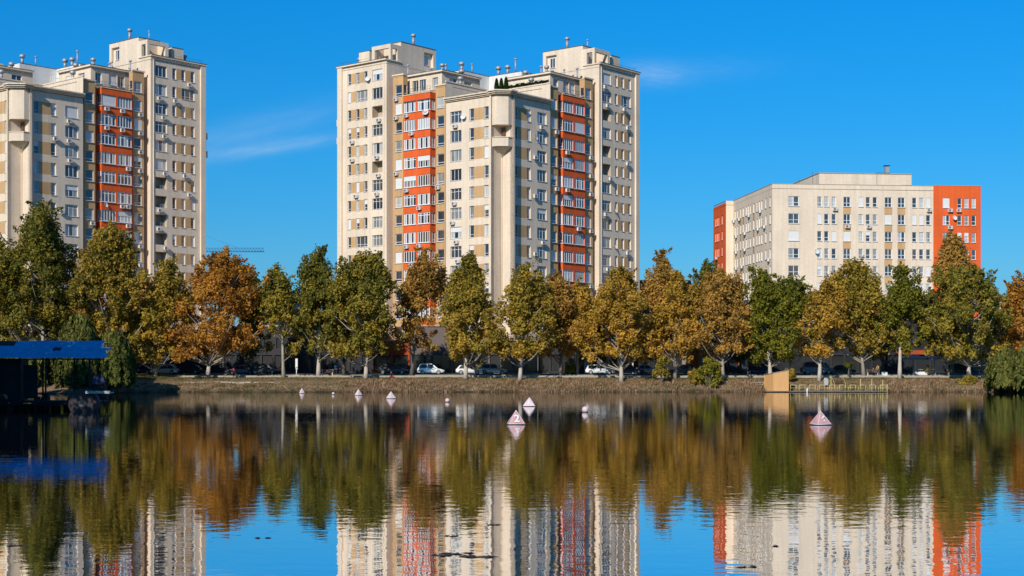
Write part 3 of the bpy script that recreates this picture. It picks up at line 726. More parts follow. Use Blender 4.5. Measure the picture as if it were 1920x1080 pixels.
def tree(px, Y, top, half, low, fol, label, seed, dens=1.0, trunk='pale', base=None, shape='ovate', mix=0.0, tpx=None, white=False, name='plane_tree', group='autumn trees along the lake promenade', leaf=.22):
    rng = np.random.default_rng(seed); pr = random.Random(seed)
    X = (px-960)*Y/F; zb = gz(X, Y)-.05 if base is None else base
    ztop = CZ+(HY-top)*Y/F; H = ztop-zb; Rr = half*Y/F; zl = CZ+(HY-low)*Y/F-zb
    root = empty(name, (X, Y, zb), 0, label, 'tree', group)
    tx = 0 if tpx is None else ((tpx-960)*Y/F-X)
    # trunk
    tk = MB(M['bark_pale'] if trunk == 'pale' else M['bark_dark'], M['whitewash'])
    r0 = .14+.006*H
    pts, rad = [], []
    for i in range(9):
        f = i/8; pts.append((tx*(1-f)+math.sin(f*5+seed)*.18*f*1.5, math.cos(f*4+seed)*.15*f, H*.93*f)); rad.append(max(.03, r0*(1.5 if i == 0 else 1)*(1-f)**.8))
    if white:
        p2, r2 = [], []
        for i in range(5):
            f = i/4; k = f*zl*.95/(H*.93)
            p2.append((tx*(1-k)+math.sin(k*5+seed)*.27*k, math.cos(k*4+seed)*.15*k, zl*.95*f)); r2.append(r0*(1.42-.34*min(1, f*2.2))*(1-k)**.8+.02)
        tk.tube(p2, r2, 8, 1, cap=True)
    tk.tube(pts, rad, 8, 0)
    def trunk_at(z):
        f = min(1, max(0, z/(H*.93))); return Vector((tx*(1-f)+math.sin(f*5+seed)*.27*f, math.cos(f*4+seed)*.15*f, z))
    def env(f):
        if shape == 'ovate': return (1-.84*max(0, (f-.30)/.70)**1.35)*(.84+.16*min(1, f/.2))
        if shape == 'cone': return (1-.90*max(0, (f-.12)/.88)**.9)*(.88+.12*min(1, f/.15))
        if shape == 'spire': return .34-.35*(f-.45) if f > .45 else 1-1.7*max(0, f-.06)
        if shape == 'round': return math.sqrt(max(0.1, 1-(2*f-.75)**2/1.7))
        return 1
    C_, Nn, S_, T_ = [], [], [], []
    asp = pr.uniform(.75, 1.2); Rr *= 1.22; zl -= 1.35; nc = int((22+Rr*14+(H-zl)*2.8)*dens)
    ctint = mix
    # a few protruding plumes make the outline uneven
    plume = [(pr.uniform(0, 6.28), pr.uniform(.05, .95), pr.choice((.45, .6, .8, 1.15, 1.3, 1.42))) for _ in range(14)]
    leaders = [(0, 0, 1.0)]+[(a_, pr.uniform(.20, .60), pr.uniform(.72, .95)) for a_ in (pr.uniform(-.6, .6), pr.uniform(2.6, 3.7), pr.uniform(-.9, .9), pr.uniform(2.2, 4.0), pr.uniform(4, 5.4))]
    for c_ in range(nc):
        f = .93*pr.random()**.9; lead = None
        if c_ < len(leaders)*4: lead = leaders[c_//4]; j_ = c_ % 4; f = lead[2]-j_*.055
        e = env(f); th = pr.uniform(0, 2*math.pi)
        rho = Rr*e*(pr.uniform(.30, .98) if pr.random() < .85 else pr.uniform(0, .4))
        if lead: th = lead[0]; rho = Rr*lead[1]*(.75 if shape in ('cone', 'spire') else 1)+pr.uniform(-.1, .1)
        for (pt, pf, pk) in plume:
            if abs(f-pf) < .10 and math.cos(th-pt) > .75: rho *= pk
        rc = (.055*H**.75+.5)*pr.uniform(.5, 1.12)*(.62+.45*min(1, (1-f)*2.2))*.85
        if lead: rc = (.42+.30*j_)*(.6+.03*H)
        z = zl+(H-zl)*f-rc*1.1*(lead is not None)
        base_p = trunk_at(z); p = base_p+Vector((rho*math.cos(th), rho*math.sin(th), 0))
        # limb
        zo = max(zl*.55, z-rho*pr.uniform(.5, .95)-.5); q = trunk_at(min(zo, H*.9)); mid = q.lerp(p, .5)+Vector((0, 0, -.12*rho))
        if c_ % 2 == 0 or dens < .7:
            lr = .025+.011*rho; tk.tube([q, mid, p, p+Vector((0, 0, rc*.6))], [lr*1.5, lr, lr*.5, .015], 4, 0, cap=False)
        nl = int(rc*rc*255*pr.uniform(.6, 1.2))
        d = rng.normal(size=(nl, 3)); d /= np.linalg.norm(d, axis=1)[:, None]
        rr = rng.random(nl)**.45*(1+.28*rng.random(nl)**3); sc3 = np.array([rc*1.08, rc*1.08, rc*1.22*(1.25 if f > .7 else 1)])
        # bumpy sub-clumps
        sub = rng.normal(size=(6, 3)); sub /= np.linalg.norm(sub, axis=1)[:, None]
        bias = np.max(d@sub.T, 1); rr = rr*(.55+.62*bias)
        pos = d*rr[:, None]*sc3+np.array([p.x, p.y, p.z])
        nn = d*.8+rng.normal(size=(nl, 3))*.55+np.array([0, 0, .15]); nn /= np.linalg.norm(nn, axis=1)[:, None]
        C_.append(pos); Nn.append(nn); S_.append(leaf*(.55+.75*rng.random(nl))); T_.append(.46+ctint+pr.uniform(-.26, .26)+rng.normal(size=nl)*.18+.26*(.50-f))
    if mix < 5:
        pass
    for q_ in range(int(26*dens)):
        f = pr.uniform(.0, .97); e = env(f); th = pr.uniform(0, 6.283); z = zl+(H-zl)*f; b0 = trunk_at(z)
        p = b0+Vector((math.cos(th), math.sin(th), 0))*Rr*e*.85; l_ = pr.uniform(.8, 1.9)
        t_ = p+Vector((math.cos(th)*l_*.7, math.sin(th)*l_*.7, l_*pr.uniform(.1, .8))); tk.tube([p, t_], [.03, .01], 4, cap=False)
        nl = 46; k = rng.random(nl)[:, None]; pos = np.array(p)*(1-k)+np.array(t_)*k+rng.normal(size=(nl, 3))*.24*(1.2-k)
        nn = rng.normal(size=(nl, 3)); nn /= np.linalg.norm(nn, axis=1)[:, None]
        C_.append(pos); Nn.append(nn); S_.append(leaf*(.5+.7*rng.random(nl))); T_.append(.46+ctint+.34*(.48-f)+rng.normal(size=nl)*.2)
    me = leaf_mesh('crown', np.concatenate(C_), np.concatenate(Nn), np.concatenate(S_), np.concatenate(T_), FM[fol], 1.0, rng)
    link('crown', me, root); tk.build('trunk', root)
    return root
SH = 219.5
TREES = [
 # px, Y, top, half, low, foliage, label, options
 (-45, 214, 455, 75, 650, 'green', 'leafy green tree at the left picture edge in front of the cut-off tower', dict(seed=11)),
 (80, 216, 374, 88, 640, 'dark', 'tallest dark green tree, in front of the left tower prow', dict(seed=12, dens=1.35)),
 (212, 217, 415, 72, 655, 'olive', 'broad olive green tree below the left tower orange column', dict(seed=13, dens=1.3)),
 (318, 221, 484, 48, 655, 'olive', 'olive yellow tree between the left tower and the rust coloured tree', dict(seed=14, tpx=290, dens=1.15)),
 (262, 232, 515, 46, 650, 'brown', 'brownish tree partly hidden behind the olive trees near the white parked hatchback', dict(seed=15, trunk='dark')),
 (420, 221, 462, 76, 650, 'rust', 'broad rust orange tree with whitewashed trunk, right of the left tower', dict(seed=16, white=True, tpx=389, dens=1.4)),
 (462, 232, 505, 42, 650, 'dark', 'dark green tree just behind the rust orange tree', dict(seed=17, trunk='dark')),
 (523, 222, 492, 33, 640, 'green', 'thin sparse green tree standing in front of the low pale house', dict(seed=18, dens=.62, tpx=532)),
 (600, 223, 462, 46, 640, 'dark', 'pointed green tree with a whitewashed trunk left of the central tower', dict(seed=19, white=True, tpx=597, shape='cone', dens=1.25)),
 (690, 219.5, 466, 70, 650, 'green', 'wide green and gold tree before the left wing of the central tower', dict(seed=20, white=True, tpx=686, dens=1.35)),
 (645, 231, 520, 40, 650, 'olive', 'small olive tree wedged between two taller green trees', dict(seed=21, trunk='dark')),
 (792, 226, 464, 42, 640, 'brown', 'thin brownish tree in front of the sunlit orange bay', dict(seed=22, dens=.75, tpx=772, trunk='dark')),
 (880, 219.5, 472, 62, 650, 'olive', 'pointed olive gold tree left of the central tower prow', dict(seed=23, white=True, tpx=873, shape='cone', dens=1.5)),
 (988, 219.5, 494, 50, 650, 'olive', 'dense olive brown tree right of the central tower prow', dict(seed=24, white=True, tpx=975, dens=1.3)),
 (1045, 225, 508, 34, 650, 'brown', 'narrow brown tree before the shaded orange bay', dict(seed=25, trunk='dark', tpx=1052)),
 (1082, 228, 528, 38, 640, 'gold', 'low golden tree below the shaded orange bay', dict(seed=26)),
 (1163, 219, 496, 54, 660, 'gold', 'golden brown tree with whitewashed trunk before the right wing', dict(seed=27, white=True, tpx=1165, dens=1.3)),
 (1237, 224, 468, 38, 640, 'brown', 'sparse spire shaped tree rising against open sky right of the central tower', dict(seed=28, shape='spire', dens=.62, trunk='dark')),
 (1266, 221, 505, 42, 655, 'gold', 'golden tree standing right of the sparse spire shaped tree', dict(seed=29, dens=1.2)),
 (1325, 234, 485, 40, 640, 'dark', 'dark green tree behind, against the left orange end of the long block', dict(seed=30)),
 (1348, 220.5, 500, 48, 650, 'brown', 'brown tree in front of the left corner of the long block', dict(seed=31, tpx=1356, dens=1.3)),
 (1428, 221, 502, 48, 655, 'yellow', 'bright yellow green tree above the wooden cabin', dict(seed=32, white=True, tpx=1445, dens=1.2)),
 (1482, 222, 514, 44, 655, 'yellow', 'rounded green tree with its crown joined to the bright yellow green one', dict(seed=33, shape='round', dens=1.1, mix=-.15)),
 (1600, 223, 484, 60, 645, 'olive', 'wide olive tree in front of the middle of the long block', dict(seed=34, tpx=1620, dens=1.2)),
 (1548, 219.5, 520, 40, 645, 'gold', 'golden leaning tree with a pale trunk behind the dock', dict(seed=35, white=True, tpx=1536)),
 (1692, 221, 492, 42, 640, 'yellow', 'light green open tree with slim pale trunk right of the dock', dict(seed=36, white=True, dens=.7, mix=-.05, tpx=1687)),
 (1785, 232, 434, 40, 560, 'brown', 'tall thin brown tree in front of the orange right end', dict(seed=37, dens=.6, shape='cone')),
 (1808, 219.5, 494, 72, 650, 'green', 'large round green tree below the orange right end of the block', dict(seed=38, white=True, tpx=1817, dens=1.35, shape='round')),
 (1745, 226, 545, 40, 650, 'dark', 'dark green lower tree left of the large round green tree', dict(seed=39, tpx=1780)),
 (1922, 221, 506, 52, 660, 'rust', 'orange brown tree cut off by the right picture edge', dict(seed=40)),
 (150, 236, 560, 60, 660, 'brown', 'shaded brown tree filling the gap behind the two tallest left trees', dict(seed=41, trunk='dark')),
 (1120, 236, 560, 45, 650, 'dark', 'dark filler tree behind the golden trees at the foot of the right wing', dict(seed=42, trunk='dark')),
 (1210, 236, 590, 40, 655, 'gold', 'low gold tree in front of the dark slate building', dict(seed=43, trunk='dark')),
 (1388, 236, 560, 34, 655, 'dark', 'dark tree in the gap between the brown tree and the yellow green tree', dict(seed=44, trunk='dark')),
 (1655, 236, 560, 40, 650, 'brown', 'brown background tree behind the light green open tree', dict(seed=45, trunk='dark')),
 (25, 226, 500, 50, 660, 'olive', 'olive tree half hidden by the tallest dark green tree', dict(seed=46)),
 # trees on the left bank outside the frame whose shade falls over the hut and the shore
 (-185, 172, 385, 100, 660, 'dark', 'tall green tree on the near left bank outside the photograph', dict(seed=47, trunk='dark', dens=1.5)),
 (-380, 170, 400, 110, 660, 'dark', 'second tall green tree on the left bank outside the photograph', dict(seed=48, trunk='dark', dens=1.4)),
 (-250, 104, -40, 180, 660, 'dark', 'broad dark tree on the left bank just beyond the hut and picture edge', dict(seed=49, trunk='dark', dens=1.8)),
 (-560, 104, -40, 190, 680, 'green', 'huge green tree further out on the left bank beyond the picture edge', dict(seed=50, trunk='dark', dens=1.5)),
]
for (px, Y, top, half, low, fol, label, kw) in TREES:
    tree(px, Y, top, half, low, fol, label, **kw)

# willows: curtains of hanging strands
def willow(px, Y, top, half, bottom, label, seed, n=260, base=None, fol='willow', lab_cat='tree'):
    rng = np.random.default_rng(seed); pr = random.Random(seed); X = (px-960)*Y/F; zb = gz(X, Y)-.1 if base is None else base
    H = CZ+(HY-top)*Y/F-zb; Rr = half*Y/F; zbot = CZ+(HY-bottom)*Y/F-zb
    root = empty('willow_tree', (X, Y, zb), 0, label, 'willow', 'weeping willows at the shore')
    tk = MB(M['bark_dark']); tk.tube([(0,0,0), (.2,0,H*.3), (-.1,.2,H*.6), (0,0,H*.85)], [.45,.38,.25,.08], 8)
    C_, Nn, S_, T_, D_ = [], [], [], [], []
    for i in range(n):
        th = pr.uniform(0, 6.283); q = pr.random()**.6; r = Rr*q; lob = .85+.15*math.sin(th*3+seed)
        x, y = r*math.cos(th)*lob, r*math.sin(th)*lob*.8
        zt = H*(.55+.45*math.sqrt(max(0, 1-q*q)))*pr.uniform(.88, 1.0); zl_ = max(zbot*pr.uniform(.2, 1)+.3, zt-pr.uniform(.25, .85)*H)
        if i % 6 == 0: tk.tube([(0,0,H*.5), (x*.5,y*.5,max(zt, H*.6)), (x,y,zt)], [.12,.07,.02], 4, cap=False)
        m_ = int((zt-zl_)*9)
        if m_ < 2: continue
        t = rng.random(m_); sway = (rng.random(2)-.5)*.8
        px_ = x*(1+.10*t)+sway[0]*t; py_ = y*(1+.10*t)+sway[1]*t
        C_.append(np.stack([px_, py_, zt-(zt-zl_)*t], 1)+rng.normal(size=(m_, 3))*.09)
        nn = rng.normal(size=(m_, 3))*.7+np.array([math.cos(th), math.sin(th), .2]); nn /= np.linalg.norm(nn, axis=1)[:, None]; Nn.append(nn)
        D_.append(np.tile([.15, .1, -1.0], (m_, 1))+rng.normal(size=(m_, 3))*.25)
        S_.append(.20+.16*rng.random(m_)); T_.append(.5+pr.uniform(-.45, .45)+rng.normal(size=m_)*.15)
    me = leaf_mesh('crown', np.concatenate(C_), np.concatenate(Nn), np.concatenate(S_), np.concatenate(T_), FM[fol], 1.5, rng, np.concatenate(D_))
    for_ = link('crown', me, root); tk.build('trunk', root)
willow(150, 203, 586, 42, 722, 'dull green weeping willow rising above the blue tin roof', 61, 330, base=.2)
willow(212, 204, 622, 42, 718, 'weeping willow trailing to the water right of the blue tin roof', 62, 330, base=.2)
willow(60, 204, 640, 50, 722, 'weeping willow seen below the blue tin roof', 63, 260, base=.2)
willow(1888, 212, 655, 42, 726, 'green weeping willow overhanging the shore at the right edge', 64, 210, base=.4)
willow(1935, 208, 640, 40, 730, 'weeping willow half outside the right picture edge', 65, 200, base=.3)

def bush(px, Y, top, half, base_py, fol, label, seed, name='shrub', leaf=.16, dens=1.0, parent=None, zb=None, grp='shrubs on the bank'):
    rng = np.random.default_rng(seed); pr = random.Random(seed); X = (px-960)*Y/F; zb = (CZ+(HY-base_py)*Y/F) if zb is None else zb
    H = CZ+(HY-top)*Y/F-zb; Rr = half*Y/F
    root = empty(name, (X, Y, zb), 0, label, 'shrub', grp)
    st = MB(M['bark_dark']); C_, Nn, S_, T_ = [], [], [], []
    for i in range(int(18*dens)):
        th = pr.uniform(0, 6.28); f = pr.random(); r = Rr*math.sqrt(1-f*f*.8)*pr.uniform(.2, .9); z = H*(.2+.7*f); rc = min(H, Rr)*.34*pr.uniform(.7, 1.2)
        p = Vector((r*math.cos(th), r*math.sin(th), z)); st.tube([(0,0,-.1), p*.5+Vector((0,0,.1)), p], [.05,.03,.01], 4, cap=False)
        nl = int(rc*rc*260+30); d = rng.normal(size=(nl, 3)); d /= np.linalg.norm(d, axis=1)[:, None]
        C_.append(d*(rng.random(nl)**.4)[:, None]*rc+np.array(p)); nn = d+rng.normal(size=(nl, 3))*.6; nn /= np.linalg.norm(nn, axis=1)[:, None]; Nn.append(nn)
        S_.append(leaf*(.6+.8*rng.random(nl))); T_.append(.5+pr.uniform(-.25, .25)+rng.normal(size=nl)*.15)
    me = leaf_mesh('leaves', np.concatenate(C_), np.concatenate(Nn), np.concatenate(S_), np.concatenate(T_), FM[fol], 1.0, rng)
    link('leaves', me, root); st.build('stem', root)
bush(1240, 219, 660, 20, 716, 'green', 'tall green shrub standing on the bank below the spire shaped tree', 70)
bush(1333, 216.5, 668, 27, 733, 'yellow', 'large yellow green shrub reaching the water left of the wooden cabin', 71, dens=1.4)
bush(1300, 218, 690, 16, 726, 'olive', 'low olive shrub left of the large yellow green one', 72)
bush(1482, 219, 690, 12, 712, 'olive', 'dark shrub hidden just behind the wooden cabin', 73)
bush(1815, 217.5, 706, 20, 728, 'green', 'round green shrub on the bank near the right willow', 74)
bush(1868, 215.5, 700, 22, 733, 'dark', 'dark green shrub at the water under the right willow', 75)
bush(1902, 214.5, 706, 20, 737, 'brown', 'dry brown shrub at the water near the right edge', 76)
bush(1070, 228, 684, 13, 703, 'yellow', 'small yellow shrub beside a dark trunk behind the promenade', 77)
bush(905, 236, 672, 9, 694, 'dark', 'clipped dark shrub behind the two silver cars', 78)
bush(1740, 226, 684, 6, 703, 'dark', 'small conical evergreen shrub at the cafe', 79, leaf=.1)

# small palm-like tree
def small_palm(px, Y, top, base_py):
    X = (px-960)*Y/F; zb = CZ+(HY-base_py)*Y/F; H = CZ+(HY-top)*Y/F-zb; rng = random.Random(9)
    root = empty('palm_tree', (X, Y, zb), 0, 'small palm with drooping fronds standing behind the dock', 'palm')
    t = MB(M['bark_dark']); t.tube([(0,0,-.1), (.03,0,H*.4), (0,0,H*.72)], [.16,.12,.10], 8); t.build('trunk', root)
    f = MB(FM['yellow'])
    for i in range(26):
        th = i*2.4; L_ = rng.uniform(.8, 1.15); up = rng.uniform(.1, .9); c_ = Vector((0, 0, H*.72)); prev = None
        for k in range(7):
            q = k/6; p = c_+Vector((math.cos(th)*L_*q, math.sin(th)*L_*q, up*q*1.2-1.3*q*q*.8)); wd = .13*math.sin(math.pi*(.12+.85*q)); sd = Vector((-math.sin(th), math.cos(th), 0))*wd
            cur = (p-sd+Vector((0,0,-wd*.5)), p, p+sd+Vector((0,0,-wd*.5)))
            if prev: f.poly([prev[0], prev[1], cur[1], cur[0]]); f.poly([prev[1], prev[2], cur[2], cur[1]])
            prev = cur
    f.build('fronds', root)
small_palm(1591, 221.5, 672, 705)

# cypresses on the central roof
for i, (dx, h_) in enumerate(((0, 2.75), (.95, 2.85), (1.9, 3.05))):
    rng = np.random.default_rng(80+i); p = T1.location+Matrix.Rotation(R(50.3), 3, 'Z')@Vector((5.4, 6.6, 0)) if False else None
    base = at(931+i*9, 178, 247+.2*i); base.z = 2.6+45.3
    root = empty('cypress', base, 0, ('left', 'middle', 'right')[i]+' one of three clipped cypresses on the roof of the central tower', 'cypress', 'cypresses on the roof')
    nl = 900; t = rng.random(nl); r = .42*np.sqrt(np.clip(np.minimum(t*4, 1)*(1-t**2.2), 0, 1)); th = rng.random(nl)*6.283
    P_ = np.stack([r*np.cos(th), r*np.sin(th), .25+t*h_*1.15], 1); nn = np.stack([np.cos(th), np.sin(th), .3+0*th], 1)+rng.normal(size=(nl, 3))*.4; nn /= np.linalg.norm(nn, axis=1)[:, None]
    link('leaves', leaf_mesh('leaves', P_, nn, .10+.06*rng.random(nl), rng.random(nl), FM['cypress'], 1.2, rng), root)
    pt = MB(M['brick']); pt.tube([(0,0,0), (0,0,.3)], [.22,.28], 10); pt.build('planter', root)

# reeds and grass on the bank
def tufts(name, label, fol, n, fx, seed, hmin, hmax, wid, blades=9, spread=.22):
    rng = np.random.default_rng(seed); C_, T_ , V_ = [], [], []
    pts = []
    while len(pts) < n:
        p = fx(rng)
        if p is not None: pts.append(p)
    vs_, ti = [], []
    for (x, y, k) in pts:
        z = gz(x, y)-.03; bt = rng.uniform(0, 1)
        m_ = blades; a = rng.random(m_)*6.283; l_ = rng.uniform(hmin, hmax, m_)*k; lean = rng.uniform(.05, .75, m_)
        bx_ = x+rng.normal(size=m_)*spread; by_ = y+rng.normal(size=m_)*spread
        w_ = wid*rng.uniform(.6, 1.3, m_); ca_, sa_ = np.cos(a), np.sin(a)
        b0 = np.stack([bx_-sa_*w_, by_+ca_*w_, np.full(m_, z)], 1); b1 = np.stack([bx_+sa_*w_, by_-ca_*w_, np.full(m_, z)], 1)
        tp = np.stack([bx_+ca_*lean*l_, by_+sa_*lean*l_, z+l_*np.sqrt(1-lean**2*.8)], 1)
        vs_.append(np.stack([b0, b1, tp], 1)); ti.append(.15+.7*bt+rng.normal(size=m_)*.18)
    V = np.concatenate(vs_).reshape(-1, 3); T = np.concatenate(ti); nn = len(T)
    me = bpy.data.meshes.new(name); me.vertices.add(3*nn); me.vertices.foreach_set('co', V.astype(np.float32).ravel()); me.loops.add(3*nn); me.loops.foreach_set('vertex_index', np.arange(3*nn, dtype=np.int32))
    me.polygons.add(nn); me.polygons.foreach_set('loop_start', np.arange(0, 3*nn, 3, dtype=np.int32)); me.polygons.foreach_set('loop_total', np.full(nn, 3, dtype=np.int32))
    a = me.attributes.new('tint', 'FLOAT', 'FACE'); a.data.foreach_set('value', np.clip(T, 0, 1).astype(np.float32)); me.materials.append(FM[fol]); me.update(calc_edges=True)
    tag(link(name, me), label, kind='stuff')
def fx_reed(rng):
    x = rng.uniform(-66, 80); y = shore(x)+rng.uniform(-.3, 5.2)
    pxx = 960+F*x/y
    dn = .5+.5*math.sin(x*.35)*math.sin(x*.11+2)
    if pxx < 640: k = .25; dn *= .35
    elif 1440 < pxx < 1665: return None if rng.random() < .85 else (x, y, .35)
    elif 1280 < pxx < 1400: k = .7
    else: k = 1.0
    k *= .55+.75*(.5+.5*math.sin(x*.7+math.sin(x*.23)*3))
    if y > shore(x)+3.9: k *= .6
    if rng.random() > .25+dn: return None
    return (x, y, k*rng.uniform(.6, 1.2))
tufts('dry_reeds', 'dry straw coloured reeds and weeds on the far bank', 'reed', 7500, fx_reed, 91, .15, .55, .045, 9)
def fx_grass(rng):
    x = rng.uniform(-75, 85); y = shore(x)+rng.uniform(4.3, 8.0); return (x, y, rng.uniform(.4, 1))
tufts('grass', 'short green and yellowing grass along the top of the bank', 'grass', 5200, fx_grass, 92, .06, .22, .04, 8, .3)
def fx_green(rng):
    x = rng.uniform(-60, 78); y = shore(x)+rng.uniform(-.2, 3.4); pxx = 960+F*x/y
    if rng.random() > (.6 if pxx < 640 else .25+.6*(math.sin(x*.5+2) > .5)): return None
    return (x, y, rng.uniform(.4, 1))
tufts('shore_weeds', 'green weeds at the waterline of the far bank', 'grass', 2600, fx_green, 93, .10, .42, .04, 9)
# fallen leaves on the bank
lr = np.random.default_rng(94); nl = 5000; lx = lr.uniform(-70, 80, nl); ly = 218.4+lr.random(nl)*5; lz = np.array([gz(a, b_) for a, b_ in zip(lx, ly)])+.05
tag(link('fallen_leaves', leaf_mesh('fallen_leaves', np.stack([lx, ly, lz], 1), np.tile([0, -.3, 1.0], (nl, 1))+lr.normal(size=(nl, 3))*.2, .07+.08*lr.random(nl), lr.random(nl), FM['rust'], 1, lr)), 'fallen brown leaves scattered over the bank', kind='stuff')

# broken concrete ledge at the left part of the shore
for i, (a, b_, py, lab) in enumerate(((344, 470, 718, 'long broken concrete ledge at the left end of the shore'), (476, 592, 718.5, 'middle weathered concrete ledge on the bank, below the sparse tree'), (596, 650, 718.5, 'short straight pale concrete ledge on the bank below the walkers'), (945, 972, 725, 'small low concrete ledge among the dry reeds'), (1382, 1436, 722, 'pale concrete steps left of the wooden cabin'))):
    y = 217.6 if i < 4 else 217.2; xa, xb = (a-960)*y/F, (b_-960)*y/F; zt = CZ+(HY-py+2)*y/F; m_ = MB(M['concrete']); rg = random.Random(i)
    if i == 4:
        for k in range(3): m_.box(0+k*.5, (xb-xa), k*.5, k*.5+.6, -.6+k*.3, -.35+k*.32)
    else:
        x = 0
        pts = []
        while x < xb-xa: pts.append((x, rg.uniform(-.10, .10), rg.uniform(-.12, .05))); x += rg.uniform(.5, 1.4)
        pts.append((xb-xa, 0, 0))
        for p, q in zip(pts[:-1], pts[1:]):
            v = [(p[0], p[1], -.9), (q[0], q[1], -.9), (q[0], .6, -.9), (p[0], .6, -.9), (p[0], p[1], p[2]), (q[0], q[1], q[2]), (q[0], .6, q[2]), (p[0], .6, p[2])]
            for f in ((4,5,6,7), (0,1,5,4), (2,3,7,6)): m_.poly([v[j] for j in f])
    tag(m_.build('concrete_ledge', None, (xa, y, zt)), lab, 'ledge', 'concrete ledges on the shore')

# ---------------------------------------------------------------- low buildings behind the trees
M['slate'] = mat('dark_slate_cladding', (.016, .017, .022), .6, var=.15, vscale=.6)
M['mauve'] = mat('grey_mauve_render', (.15, .12, .11), .9, var=.1, vscale=.5)
M['redwall'] = render_wall('red_render', (.42, .085, .025))
M['sand'] = render_wall('sand_render', (.62, .52, .38))
M['shopglass'] = glassmat('shop_glass', (.004, .005, .007)); M['shopglass'].node_tree.nodes['Principled BSDF'].inputs['Coat IOR'].default_value = 1.35
M['blueglass'] = glassmat('blue_glass', (.02, .04, .08))
M['yellowpaint'] = mat('yellow_paint', (.66, .56, .20), .5)
M['canvas'] = mat('grey_canvas', (.42, .41, .40), .9, var=.1)
M['white'] = mat('white_paint', (.78, .77, .74), .5, var=.04)
M['posters'] = None
def low_building(name, label, cat, p0, p1, Y, ztop_py, depth, wall, bays=6, ground=2.62, fascia=None, glass='shopglass', wallmat2=None, glaze_top=.62, upper=True):
    x0, x1 = (p0-960)*Y/F, (p1-960)*Y/F; H = CZ+(HY-ztop_py)*Y/F-ground
    root = empty(name, (x0, Y, ground), 0, label, cat, 'low buildings behind the trees')
    W_ = x1-x0; wl = MB(wall, M['coping']); ops = []; bw = W_/bays
    hs_ = min(3.0, H*.8)
    for i in range(bays): ops.append((i*bw+bw*.08, (i+1)*bw-bw*.08, .25, hs_, .3))
    rowz = hs_+1.1; rows_ = []
    while upper and rowz+1.7 < H-.5: rows_.append(rowz); rowz += 3.1
    for z in rows_:
        for i in range(bays): ops.append((i*bw+bw*.22, (i+1)*bw-bw*.22, z, z+1.7, .25))
    facade(wl, (0, 0), (1, 0), (0, -1), 0, W_, 0, H, ops, 0)
    wl.box(0, W_, 0, depth, 0, H, 0, skip='s'); wl.box(-.15, W_+.15, -.2, depth+.1, H, H+.22, 1)
    wl.build('wall', root)
    for q in ops:
        w_, h_ = q[1]-q[0], q[3]-q[2]; f = MB(M['frame'] if name == 'storefront' else M['dark']); n_ = max(1, int(w_/1.3))
        f.box(0, w_, -.05, .05, 0, .08); f.box(0, w_, -.05, .05, h_-.08, h_)
        for k in range(n_+1): x = k*w_/n_; f.box(max(0, x-.04), min(w_, x+.04), -.05, .05, .08, h_-.08)
        fo = f.build('shop_window' if q[2] < .5 else 'window', root, (q[0], .22, q[2]))
        g = MB(M[glass]); g.poly([(0, .02, 0), (w_, .02, 0), (w_, .02, h_), (0, .02, h_)]); g.build('pane', fo)
    if fascia:
        b = MB(M[fascia[0]]); b.box(fascia[1]*W_, fascia[2]*W_, -.28, -.003, hs_+.15, hs_+.85); b.build('fascia', root)
    return root, W_, H
low_building('shop_building', 'dark glazed shop building between the left and central towers', 'shop building', 395, 560, 247, 612, 12, M['slate'], 7)
low_building('shop_building', 'dark shop hall with a dull red side, left foot of the central tower', 'shop building', 562, 700, 246, 604, 10, M['slate'], 6)
r_, W_, H_ = low_building('annex', 'red rendered annex behind the dark parked cars', 'annex', 702, 768, 244.5, 640, 10, M['redwall'], 2)
low_building('annex', 'grey mauve annex wall behind the white car at the tower foot', 'annex', 770, 846, 241.5, 612, 4, M['mauve'], 2, upper=False)
low_building('arcade', 'grey beige arcade at the base of the central tower prow', 'arcade', 848, 1008, 238.6, 640, 2.6, M['mauve'], 7, upper=False)
low_building('arcade', 'dark arcade right of the prow behind the small yellow shrub', 'arcade', 1010, 1096, 240, 650, 5, M['slate'], 4, upper=False)
low_building('hall', 'tall dark slate building rising between central tower and long block', 'office hall', 1197, 1296, 300, 527, 20, M['slate'], 6, glass='blueglass')
low_building('storefront', 'white framed glass storefront behind the white estate car', 'storefront', 1098, 1200, 241.5, 657, 8, M['white'], 5, upper=False)
low_building('kiosk_building', 'small shop with orange corner and sand coloured wall', 'shop building', 1288, 1345, 243, 632, 7, M['sand'], 2)
oc = MB(M['orange']); oc.box(0, 1.9, -.25, -.01, 0, 5.6); tag(oc.build('orange_pillar', None, ((1288-960)*243/F, 243, 2.62)), 'bright orange pillar on the corner of the small sand coloured shop', 'pillar')
low_building('shop_building', 'red and blue glazed shop left of the yellow green tree', 'shop building', 1347, 1404, 244, 628, 8, M['redwall'], 3, glass='blueglass')
low_building('shop_building', 'long dark glazed hall behind the wooden cabin and dock', 'shop building', 1406, 1660, 250, 606, 14, M['slate'], 10, fascia=('orange', .42, .56))
low_building('shop_building', 'dark glazed cafe building behind the parasol terrace', 'cafe', 1662, 1990, 252, 600, 14, M['slate'], 12, fascia=('redwall', .05, .4))
low_building('shop_building', 'dark low shop building behind the willow at the left', 'shop building', 120, 392, 246, 618, 12, M['slate'], 10)
r_, W_, H_ = low_building('house', 'pale sand coloured house with flat roof seen through the sparse tree', 'house', 492, 575, 300, 548, 14, M['sand'], 4)
ch = MB(M['steel']); ch.tube([(-2.1, 2, 10), (-2.1, 2, H_+3.2)], .25, 8); ch.build('chimney', r_)
bal = MB(M['brick']); bal.box(4.5, W_, -1.0, -.01, H_-5.0, H_-3.4); bal.build('balcony', r_)
low_building('apartment_house', 'distant pale house behind the dark trees at far right', 'house', 1850, 1990, 330, 560, 14, M['sand'], 5)
